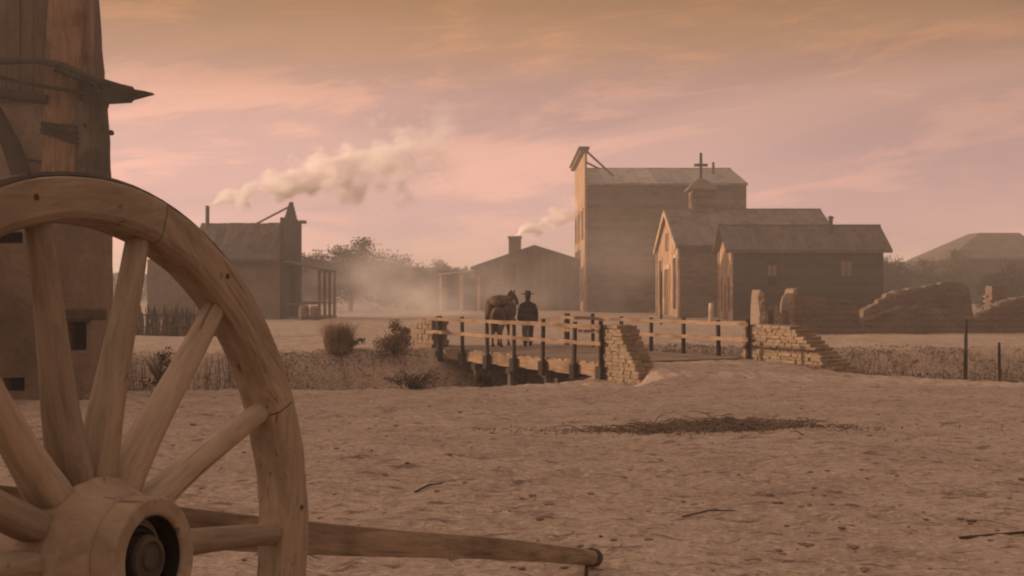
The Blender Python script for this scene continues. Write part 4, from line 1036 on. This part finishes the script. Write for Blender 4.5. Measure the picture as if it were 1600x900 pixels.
for s_ in (-1, 1):
    fy = .24 * s_
    MB().tube([(s_ * .107, fy - .045, .26), (s_ * .107, fy - .05, .10), (s_ * .108, fy - .01, .045), (s_ * .113, fy + .19, .035)], [.070, .062, .058, .040], 10).build('boot', M_boot, per, smooth=True)
hat = MB().lathe([(.235, 1.705), (.245, 1.712), (.23, 1.722), (.115, 1.728), (.108, 1.75), (.100, 1.83), (.085, 1.855), (.04, 1.845)], 28)
hat.v = [(x, y + .02, z + (.04 * (abs(x) / .22) ** 2 if z < 1.73 else 0)) for x, y, z in hat.v]
hat.build('hat', M_hat, per, smooth=True)
hr = MB().lathe([(.07, 1.55), (.088, 1.60), (.094, 1.68), (.090, 1.715)], 16); hr.v = [(x, y * .8 - .012, z) for x, y, z in hr.v]
hr.build('hair', M_hair, per, smooth=True)

# horse, local +y forward
hz = empty('horse', (-.40, 42.75, .0), R(-10), 'brown pack horse seen from behind walking off the bridge', 'horse')
J = [((0, -.45, 1.16), (.23, .25))]; E = []
ch_ = chain(J, E, 0, [((0, -.10, 1.10), (.25, .28)), ((0, .30, 1.10), (.24, .29)), ((0, .62, 1.14), (.20, .27))])
nk = chain(J, E, ch_, [((.06, .86, 1.36), (.12, .19)), ((.16, 1.02, 1.58), (.085, .14)), ((.24, 1.10, 1.72), (.085, .11))])
chain(J, E, nk, [((.30, 1.26, 1.60), (.075, .095)), ((.34, 1.40, 1.44), (.055, .065)), ((.36, 1.46, 1.36), (.048, .05))])
for s_ in (-1, 1):
    chain(J, E, nk, [((.24 + s_ * .055, 1.06, 1.83), .028), ((.24 + s_ * .065, 1.07, 1.90), .012)])   # ears
chain(J, E, 0, [((0, -.68, 1.20), (.15, .17)), ((0, -.76, 1.17), .05)])
for s_, k in ((-1, .10), (1, -.12)):
    chain(J, E, 0, [((s_ * .15, -.42, .92), (.13, .17)), ((s_ * .165, -.36 + k * .5, .74), (.085, .11)), ((s_ * .16, -.60 + k, .52), (.05, .062)), ((s_ * .16, -.56 + k, .26), .036), ((s_ * .16, -.57 + k, .12), .042), ((s_ * .16, -.52 + k, .045), .055)])
for s_, k in ((-1, -.10), (1, .14)):
    chain(J, E, ch_, [((s_ * .15, .58, .88), (.10, .13)), ((s_ * .15, .60 + k * .5, .66), (.062, .075)), ((s_ * .15, .62 + k, .44), .05), ((s_ * .15, .60 + k, .22), .034), ((s_ * .15, .60 + k, .12), .040), ((s_ * .15, .65 + k, .045), .052)])
skin_mesh('body', J, E, M_horse, hz)
for x, y in ((-.16, -.40), (.16, -.62), (-.15, .57), (.15, .81)):
    MB().lathe([(.066, 0), (.056, .075), (.04, .08)], 12).build('hoof', M_mane, hz, loc=(x, y, 0))
P = np.stack([rng.normal(size=500) * .03, -.80 + rng.normal(size=500) * .02, np.full(500, 1.18)], 1)
tv = MB()
for k in range(26):
    a0 = random.uniform(-.03, .03); tv.tube([(a0, -.74, 1.20), (a0 * 1.5, -.86, 1.10), (a0 * 2.5, -.88 + random.uniform(-.03, .03), .75), (a0 * 2, -.86, .45 + random.uniform(-.05, .12))], [.016, .02, .018, .004], 5)
tv.build('tail', M_mane, hz)
mv = MB()
for k in range(16):
    f_ = k / 15; p = Vector((.02, .66, 1.40)).lerp(Vector((.22, 1.02, 1.84)), f_)
    mv.tube([p, p + Vector((-.07, -.03, -.03)), p + Vector((-.12, -.02, -.20))], [.022, .022, .006], 5)
mv.build('mane', M_mane, hz)
# pack load on the horse (two canvas bundles and a bedroll lashed together)
pk = empty('saddle_pack', (-.40, 42.75, 1.30), R(-10), 'bulging canvas pack load roped across the horse', 'pack')
def lump(name, c, r, mat, seed, parent):
    bm = bmesh.new(); bmesh.ops.create_icosphere(bm, subdivisions=3, radius=1)
    for vv in bm.verts:
        q = vv.co.copy(); d = 1 + .16 * mnoise.noise(q * 1.7 + Vector((seed, 0, 0))) + .05 * mnoise.noise(q * 5 + Vector((0, seed, 0)))
        p_ = Vector([math.copysign(abs(x) ** .75, x) for x in q]) * d
        vv.co = Vector((p_.x * r[0], p_.y * r[1], p_.z * r[2])) + Vector(c)
    me = bpy.data.meshes.new(name); bm.to_mesh(me); bm.free(); me.materials.append(mat); me.polygons.foreach_set('use_smooth', [True] * len(me.polygons))
    return link(name, me, parent)
lump('bundle', (-.32, .08, -.10), (.20, .46, .36), M_pack, 1, pk); lump('bundle', (.32, .08, -.10), (.20, .46, .33), M_pack, 2, pk)
lump('bedroll', (0, .0, .20), (.40, .44, .20), M_pack, 3, pk)
m = MB()
for yy in (-.14, .24): m.tube([(-.50, yy, -.18), (-.48, yy, .05), (-.34, yy, .27), (0, yy, .40), (.34, yy, .27), (.48, yy, .05), (.50, yy, -.18)], .016, 6)
m.build('lashing_rope', M_mane, pk)

# ------------------------------------------------------------------ trees and shrubs
TR = 'hazy trees on the edge of town'
tdata = [(-13.6, 108, 6.0, 3.7, 2.5, 0, 'bushy pale tree rising tallest behind the store porch'),
         (-17.5, 106, 5.2, 2.6, 2.1, 1, 'rounded tree growing close against the store porch'),
         (-9.4, 116, 5.0, 3.0, 2.0, 1, 'low spreading tree between the tall bushy tree and the cabin'),
         (-6.6, 124, 4.6, 2.6, 1.9, 0, 'small dark tree behind the cabin porch posts'),
         (-11.5, 128, 5.2, 3.4, 2.2, 0, 'broad tree far behind the bushy pale tree'),
         (37, 128, 5.6, 2.9, 2.3, 1, 'rounded hazy tree at the corner of the hipped barn'),
         (33, 120, 4.7, 2.6, 2.0, 0, 'low hazy tree beyond the plank house'),
         (29.5, 124, 5.4, 2.6, 2.2, 1, 'grey tree just showing past the plank house roof'),
         (41.5, 108, 4.0, 2.2, 1.7, 0, 'scrubby tree in front of the hipped barn'),
         (49.5, 142, 6.0, 3.0, 2.3, 0, 'hazy tree standing before the side of the hipped barn'),
         (44.5, 138, 5.0, 2.8, 2.0, 1, 'lower hazy tree between the hipped barn and the plank house'),
         (-21, 130, 5.6, 3.2, 2.3, 1, 'dark tree hidden behind the corner store')]
for i, (x, y, h, rx, rz, k, lab) in enumerate(tdata):
    tree('dusty_tree', x, y, h, rx * 1.12, h * .50, (M_leafa, M_leafb)[k], lab, TR, 15000, 100 + i, .095, ncl=50)
# far woodland belt: one mass, too far to count
n = 60000; bx_ = rng.uniform(-260, 300, n); by = 175 + 60 * rng.random(n) + 12 * np.sin(bx_ * .05); bzh = 3.4 + 2.8 * (fbm(bx_, bx_ * 0, .06, 70, 3) + .5)
bz = ground(bx_, by, False) + bzh * rng.random(n) ** .6
V, F_ = leaf_quads(np.stack([bx_, by, bz], 1), .5)
tag(np_mesh('far_woodland', V, F_, M_leafb), 'far belt of dark brush along the skyline', 'woodland', kind='stuff')

def bush(name, x, y, rx, h, mat, label, n=1500, seed=0, size=.06, group=None, twigs=22):
    z0 = gz(x, y) - .05; root = empty(name, (x, y, z0), 0, label, 'shrub', group)
    P, cl = crown_points(n, rx, rx, h * .55, 14, seed, .2, -.9); P = P + (0, 0, h * .5); P[:, 2] = np.maximum(P[:, 2], .03)
    V, F_ = leaf_quads(P, size); np_mesh('foliage', V, F_, mat, root)
    m = MB(); r_ = random.Random(seed)
    for k in range(twigs):
        a0 = r_.random() * 6.28; e_ = Vector((math.cos(a0) * rx * r_.uniform(.3, 1.1), math.sin(a0) * rx * r_.uniform(.3, 1.1), h * r_.uniform(.5, 1.15)))
        m.tube([(0, 0, 0), e_ * .5 + Vector((0, 0, .08)), e_], [.016, .011, .004], 5)
    m.build('stems', M_twig, root)
    return root
bush('dry_shrub', -3.75, 41.2, .65, 1.0, M_reed, 'dry brown shrub against the far stone wall end of the bridge', 2600, 1, .04)
bush('dry_shrub', -5.3, 41.0, .6, .6, M_grass, 'low grey shrub between the brown shrub and the reed clump', 1600, 2, .035)
bush('dry_shrub', -7.4, 27.2, .5, .9, M_twig, 'spiky dead shrub seen through the wheel spokes', 500, 3, .05, twigs=40)
bush('dry_shrub', -2.3, 30.2, .75, .55, M_twig, 'flattened dead branchy shrub on the ditch lip before the bridge', 420, 4, .04, twigs=40)
bush('dry_shrub', -.65, 30.4, .25, .42, M_leafb, 'small round green tuft on the ditch lip under the bridge', 500, 6, .045)
# reed clump standing on the far bank
def reed_clump(x, y, r, h, label):
    z0 = gz(x, y) - .03; root = empty('reed_clump', (x, y, z0), 0, label, 'reeds')
    a0 = rng.random(1500) * 6.28; rr = r * np.sqrt(rng.random(1500)) * .75
    P = np.stack([rr * np.cos(a0), rr * np.sin(a0), np.zeros(1500)], 1)
    V, F_ = blades(P, h * (.45 + .6 * rng.random(1500)), .010, .55)
    np_mesh('reeds', V, F_, M_reed, root)
    return root
reed_clump(tpx(528, 40.9), 40.9, .52, 1.12, 'round clump of dry reeds standing alone on the far bank')
# low dead brush in the yard
lb = empty('dead_brush', (2.7, 17.7, gz(2.7, 17.7)), 0, 'low dark mat of dead brush lying in the open yard', 'brush')
m = MB(); r_ = random.Random(5)
for k in range(330):
    ax = r_.gauss(0, .62) * (1.9 if r_.random() < .25 else 1); ay = r_.gauss(0, .33) * (1.6 if r_.random() < .2 else 1) + .12 * math.sin(ax * 2.2); x, y = 2.7 + ax, 17.7 + ay; z = float(ground(np.array([x]), np.array([y]))[0]) - lb.location.z
    th = r_.gauss(0, .55) + (math.pi if r_.random() < .5 else 0); ln = r_.uniform(.15, .55); up = r_.uniform(.0, .07) if r_.random() < .94 else r_.uniform(.08, .2)
    e_ = Vector((math.cos(th) * ln, math.sin(th) * ln, up))
    m.tube([Vector((ax, ay, z)), Vector((ax, ay, z + .03)) + e_ * .5 + Vector((0, 0, r_.uniform(0, .04))), Vector((ax, ay, z + .01)) + e_], [.008, .007, .003], 4, cap=False)
tag(m.build('twigs', M_brush, lb), kind='stuff')
P = np.stack([rng.normal(size=5200) * .62 * (1 + 1.1 * (rng.random(5200) < .3)), rng.normal(size=5200) * .32, np.zeros(5200)], 1); P[:, 1] += .12 * np.sin(P[:, 0] * 2.2)
P[:, 2] = ground(P[:, 0] + 2.7, P[:, 1] + 17.7) - lb.location.z + rng.random(5200) ** 2 * .05
V, F_ = leaf_quads(P, .020); tag(np_mesh('leaf_litter', V, F_, M_brush, lb), kind='stuff')

# ------------------------------------------------------------------ ditch brush (nobody could count it)
def in_bridge(x, y, mg=.2):
    s_ = (x - A[0]) * WV[0] + (y - A[1]) * WV[1]; t_ = (x - A[0]) * BV[0] + (y - A[1]) * BV[1]
    return (s_ > -mg * (1 + 19 * (t_ < 9.5) * (t_ > -1))) & (s_ < BW + mg) & (t_ > -8) & (t_ < BL + 6)
def ditch_scatter(name, n, hmin, hmax, w, mat, label, cat, x0=-22, x1=30, lean=.5, seed=1, leaves=False, thr=-.12, edge=(0.0, .0)):
    r_ = np.random.default_rng(seed); x = r_.uniform(x0, x1, n * 3); f_ = r_.random(n * 3)
    yn, yf = np.interp(x, *YN), np.interp(x, *YF); y = yn + edge[0] + (yf - yn + edge[1] - edge[0]) * f_
    ok = ~in_bridge(x, y, .22) & (fbm(x, y, .5, 90 + seed, 3) > thr)
    # stop at the mud tower
    ok &= ~((x < -8) & (y > TY - .3) & (y < TY + 1.9))
    x, y = x[ok][:n], y[ok][:n]; z = ground(x, y, False) - .02
    hh = (hmin + (hmax - hmin) * r_.random(len(x)) ** 1.5) * (.55 + .9 * np.clip(fbm(x, y, .9, 50 + seed, 3) + .5, 0, 1.2))
    # keep tops near the bank level
    hh = np.minimum(hh, np.maximum(.08, (-.20 - z) + .34 * np.clip(fbm(x, y, .7, 130, 2) + .1, 0, 1)))
    if leaves:
        P = np.stack([x, y, z + hh * r_.random(len(x))], 1); V, F_ = leaf_quads(P, w)
    else: V, F_ = blades(np.stack([x, y, z], 1), hh, w, lean)
    return tag(np_mesh(name, V, F_, mat), label, cat, kind='stuff')
ditch_scatter('ditch_grass', 15000, .35, 1.4, .010, M_grass, 'grey brown dry grass filling the ditch', 'grass', edge=(.1, -.1))
ditch_scatter('ditch_scrub', 60000, .3, 1.5, .032, M_grass, 'low grey scrub leaves crowding the dry ditch', 'scrub', leaves=True, seed=3, thr=-.05)
ditch_scatter('bank_straw', 9000, .12, .38, .007, M_straw, 'thin pale straw along the ditch banks', 'grass', seed=5, edge=(-.5, .8), thr=.0)
# short tufts on the near lip at the right
# clods and straw in the yard
n = 1500
cy_ = 6.2 * (33 / 6.2) ** (rng.random(n) ** .8); cx_ = (rng.random(n) - .5) * 1.0 * cy_ + rng.normal(size=n) * .5
keep = ~in_bridge(cx_, cy_, 0) | (cy_ < 32); cx_, cy_ = cx_[keep], cy_[keep]; n = len(cx_)
czz = ground(cx_, cy_)
ico = bmesh.new(); bmesh.ops.create_icosphere(ico, subdivisions=1, radius=1); iv = np.array([v.co for v in ico.verts]); ifc = np.array([[v.index for v in f.verts] for f in ico.faces]); ico.free()
sz = (.007 + .024 * rng.random(n) ** 4)
jv = iv[None] * (1 + .45 * (rng.random((n, len(iv), 1)) - .5)) * (sz[:, None, None] * np.stack([1 + .8 * rng.random(n), 1 + .6 * rng.random(n), .35 + .3 * rng.random(n)], 1)[:, None, :])
V = (jv + np.stack([cx_, cy_, czz + sz * .2], 1)[:, None, :]).reshape(-1, 3); F_ = (ifc[None] + (np.arange(n) * len(iv))[:, None, None]).reshape(-1, 3)
tag(np_mesh('earth_clods', V, F_, M_clod), 'small earth clods and stones strewn over the yard', 'clods', kind='stuff')
n = 5000
sy = 6 * (32 / 6) ** (rng.random(n)); sx_ = (rng.random(n) - .5) * 1.0 * sy
th = rng.normal(size=n) * .6; ln = .03 + .10 * rng.random(n) ** 3
d = np.stack([np.cos(th), np.sin(th)], 1) * ln[:, None]; q = np.stack([-np.sin(th), np.cos(th)], 1) * .0025
p0 = np.stack([sx_, sy], 1); p1 = p0 + d
z0, z1 = ground(p0[:, 0], p0[:, 1]) + .008, ground(p1[:, 0], p1[:, 1]) + .012
V = np.stack([np.c_[p0 - q, z0], np.c_[p0 + q, z0], np.c_[p1 + q, z1], np.c_[p1 - q, z1], np.c_[p0, z0 + .007], np.c_[p1, z1 + .007]], 1).reshape(-1, 3)
k = np.arange(n)[:, None] * 6
F_ = np.concatenate([k + np.array([[0, 3, 5, 4]]), k + np.array([[1, 4, 5, 2]])], 0)
tag(np_mesh('scattered_straw', V, F_, M_straw), 'loose straw trodden into the yard earth', 'straw', kind='stuff')

# ------------------------------------------------------------------ small single things
def stake(name, x, y, h, r, mat, label, cat, tilt=(0, 0), group=None):
    z0 = gz(x, y); o = MB().tube([(0, 0, -.2), (tilt[0] * .5, tilt[1] * .5, h * .5), (tilt[0], tilt[1], h)], [r, r * .95, r * .85], 8, wob=.12, seed=int(x * 10)).build(name, mat)
    o.location = (x, y, z0); return tag(o, label, cat, group)
stake('fence_post', tpx(1508, 33.5), 33.5, CAM_Z - 50 / 2000 * 33.5 - gz(tpx(1508, 33.5), 33.5), .055, M_bpost, 'tall lone dark post standing in the ditch grass', 'post', (.02, 0))
stake('fence_post', tpx(1563, 34), 34, CAM_Z - 85 / 2000 * 34 - gz(tpx(1563, 34), 34), .045, M_bpost, 'short dark stake near the tall lone post', 'post', (-.03, 0))
stake('marker_post', tpx(1111, 76), 76, 1.05, .16, M_pale, 'short pale post between church and plank house', 'post')
stake('dark_pole', tpx(1033, 70), 70, 2.9, .07, M_bpost, 'tall thin dark pole before the church front', 'post')  # dark pole stands in for the dark line at the church door's edge
def stick(label, p, q, r, mat=None):
    z0 = float(ground(np.array([p[0]]), np.array([p[1]]))[0]); z1 = float(ground(np.array([q[0]]), np.array([q[1]]))[0])
    o = MB().tube([(0, 0, 0), ((q[0] - p[0]) * .5, (q[1] - p[1]) * .5, (z1 - z0) * .5 + .03), (q[0] - p[0], q[1] - p[1], z1 - z0 + .01)], [r, r * .9, r * .6], 7, wob=.1).build('stick', mat or M_bark)
    o.location = (p[0], p[1], z0 + r * .8); return tag(o, label, 'stick')
stick('pale bare stick lying in the open yard', (3.55, 10.0), (3.78, 9.55), .011, M_straw)
stick('dark crooked branch lying past the pale stick', (3.2, 9.15), (4.3, 9.45), .012)
stick('thin dark twig lying in the yard near the draw pole', (1.30, 9.75), (1.75, 10.0), .007)
stick('dark stubby branch piece lying behind the draw pole', (-.85, 11.2), (-.62, 11.4), .010)
stick('red brown dead branch leaning in the ditch grass', (12.2, 31.6), (12.95, 32.2), .03)
# brush fence beyond the ditch, seen through the spokes
bf = empty('brush_fence', (-14, 53, -.1), 0, 'rough upright stick fence before the corner store', 'fence')
mats_ = []
for k in range(4):
    r_ = random.Random(k); mats_.append(MB().tube([(0, 0, -.15), (r_.uniform(-.03, .03), 0, .6), (r_.uniform(-.06, .06), r_.uniform(-.05, .05), 1.25)], [.035, .032, .018], 6, wob=.2, seed=k).mesh('fence_stick', M_fence))
for k in range(230):
    x = -16.6 + 5.6 * k / 230 + random.uniform(-.02, .02); y = 53 + .3 * math.sin(x * .8) + random.uniform(-.05, .05)
    link('fence_stick', random.choice(mats_), bf, (x + 14, y - 53, gz(x, y) + .1), (random.uniform(-.12, .12), random.uniform(-.16, .16), random.random() * 6), (1, 1, random.uniform(.6, 1.1)))
for zz in (.4, .9): MB().tube([(-2.6, .05, zz), (0, .2, zz + .03), (3.0, -.1, zz)], .03, 6).build('fence_rail', M_fence, bf)

# ------------------------------------------------------------------ smoke plumes, dust and haze
def plume(name, p0, p1, r0, r1, dens, label, nscale, seed, col=(.999, .978, .974), lumps=.16, fade=1.0):
    p0, p1 = Vector(p0), Vector(p1); d = p1 - p0; L = d.length
    m = MB(); n = 40
    pts = [(L * i / n, 0, 0) for i in range(n + 1)]
    m.tube(pts, [(r0 + (r1 - r0) * (i / n) ** .75) * 1.02 for i in range(n + 1)], 16)
    t = NT(name + '_smoke'); t.t.nodes.remove(t.b)
    tcn = t.n('ShaderNodeTexCoord'); se = t.n('ShaderNodeSeparateXYZ'); t.l(tcn.outputs['Object'], se.inputs[0])
    def mth(op, a, b=None):
        x = t.n('ShaderNodeMath', operation=op); x.use_clamp = False
        for i, q in enumerate((a, b)):
            if q is None: continue
            if isinstance(q, (int, float)): x.inputs[i].default_value = q
            else: t.l(q, x.inputs[i])
        return x.outputs[0]
    f_ = mth('MAXIMUM', mth('DIVIDE', se.outputs[0], L), 0.0)
    rad = mth('ADD', mth('MULTIPLY', mth('POWER', f_, .75), r1 - r0), r0)
    wn = t.n('ShaderNodeTexNoise'); wn.inputs['Scale'].default_value = nscale * .45; wn.inputs['Detail'].default_value = 2; t.l(tcn.outputs['Object'], wn.inputs['Vector'])
    ws = t.n('ShaderNodeSeparateColor'); t.l(wn.outputs['Color'], ws.inputs[0])
    sy_ = mth('ADD', se.outputs[1], mth('MULTIPLY', mth('MULTIPLY', mth('SUBTRACT', ws.outputs[0], .5), 2.6), rad))
    sz_ = mth('ADD', se.outputs[2], mth('MULTIPLY', mth('MULTIPLY', mth('SUBTRACT', ws.outputs[1], .5), 2.6), rad))
    dist0 = mth('DIVIDE', mth('SQRT', mth('ADD', mth('MULTIPLY', se.outputs[1], se.outputs[1]), mth('MULTIPLY', se.outputs[2], se.outputs[2]))), rad)
    dist = mth('DIVIDE', mth('SQRT', mth('ADD', mth('MULTIPLY', sy_, sy_), mth('MULTIPLY', sz_, sz_))), rad)
    mpn = t.n('ShaderNodeMapping'); mpn.inputs['Location'].default_value = (seed, seed * 2, 0); mpn.inputs['Scale'].default_value = (.45, 1, 1); t.l(tcn.outputs['Object'], mpn.inputs[0])
    nz = t.noise(mpn.outputs[0], nscale, 6, .68, .6)
    nn = mth('MULTIPLY', mth('SUBTRACT', nz, .5), 2.6)
    body = mth('SUBTRACT', .52, dist); body = mth('ADD', body, mth('MULTIPLY', nn, lumps + .45))
    edge = t.mr(dist0, .70, 1.0, 1, 0)
    dn = mth('MULTIPLY', t.mr(body, .0, .5), edge)
    thin = mth('POWER', mth('MAXIMUM', mth('SUBTRACT', 1.0, f_), 0.0), fade)
    conc = mth('DIVIDE', dens, mth('ADD', mth('MULTIPLY', rad, .9), .12))
    dn = mth('MULTIPLY', mth('MULTIPLY', dn, thin), conc)
    pv = t.n('ShaderNodeVolumePrincipled'); pv.inputs['Color'].default_value = (*col, 1); pv.inputs['Anisotropy'].default_value = 0
    t.l(dn, pv.inputs['Density']); t.l(pv.outputs[0], t.out.inputs['Volume'])
    o = m.build(name, t.m); o.location = p0
    o.rotation_euler = d.to_track_quat('X', 'Z').to_euler()
    return tag(o, label, 'smoke', kind='stuff')
plume('stove_smoke', (-19.75, 83, 7.3), (tpx(735, 83), 82, tpz(222, 83)), .20, 4.6, 22.0, 'pink lit smoke blowing from the store stove pipe', 1.1, 3.0, fade=1.3)
plume('chimney_smoke', (.26, 115.5, 6.6), (tpx(925, 116), 116, tpz(318, 116)), .30, 2.6, 10.0, 'thin smoke drifting from the cabin chimney', 1.3, 8.0, fade=1.3)
def dust(name, c, r, dens, label, ns=.12, seed=0):
    bm = bmesh.new(); bmesh.ops.create_icosphere(bm, subdivisions=3, radius=1)
    me = bpy.data.meshes.new(name); bm.to_mesh(me); bm.free()
    t = NT(name + '_dust'); t.t.nodes.remove(t.b)
    tcn = t.n('ShaderNodeTexCoord'); ln = t.n('ShaderNodeVectorMath', operation='LENGTH'); t.l(tcn.outputs['Object'], ln.inputs[0])
    fall = t.mr(ln.outputs['Value'], .15, 1.0, 1, 0)
    nz = t.mr(t.noise(t.coord('Position', (1, .6, 1.4), rnd=False), ns, 4, .6), .38, .66)
    mu = t.n('ShaderNodeMath', operation='MULTIPLY'); t.l(fall, mu.inputs[0]); t.l(nz, mu.inputs[1])
    mu2 = t.n('ShaderNodeMath', operation='MULTIPLY'); t.l(mu.outputs[0], mu2.inputs[0]); mu2.inputs[1].default_value = dens
    pv = t.n('ShaderNodeVolumePrincipled'); pv.inputs['Color'].default_value = (.97, .93, .90, 1); pv.inputs['Anisotropy'].default_value = .1
    t.l(mu2.outputs[0], pv.inputs['Density']); t.l(pv.outputs[0], t.out.inputs['Volume'])
    me.materials.append(t.m); o = link(name, me, None, c, (0, 0, 0), r)
    return tag(o, label, 'smoke', kind='stuff')
dust('ground_smoke', (-6.5, 90, 1.6), (12, 16, 4.0), .12, 'pale dust smoke hanging over the road beside the cabin', .16)
dust('street_dust', (7, 99, 3.0), (10, 7, 6), .030, 'thin dust drifting across the tall barn wall', .14)

tm = NT('haze_air'); tm.t.nodes.remove(tm.b)
pv = tm.n('ShaderNodeVolumePrincipled'); pv.inputs['Color'].default_value = (.95, .90, .86, 1); pv.inputs['Density'].default_value = .0020; pv.inputs['Anisotropy'].default_value = .15
tm.l(pv.outputs[0], tm.out.inputs['Volume'])
zmin = float(Z.min()) - 1.0; zmax = max(17.5, float(Z.max()) + 1.5)
hzb = MB().box((-1640, -1640, zmin), (1640, 1640, zmax)).build('haze', tm.m)
tag(hzb, 'thin dusty evening haze over the whole town', 'haze', kind='stuff')
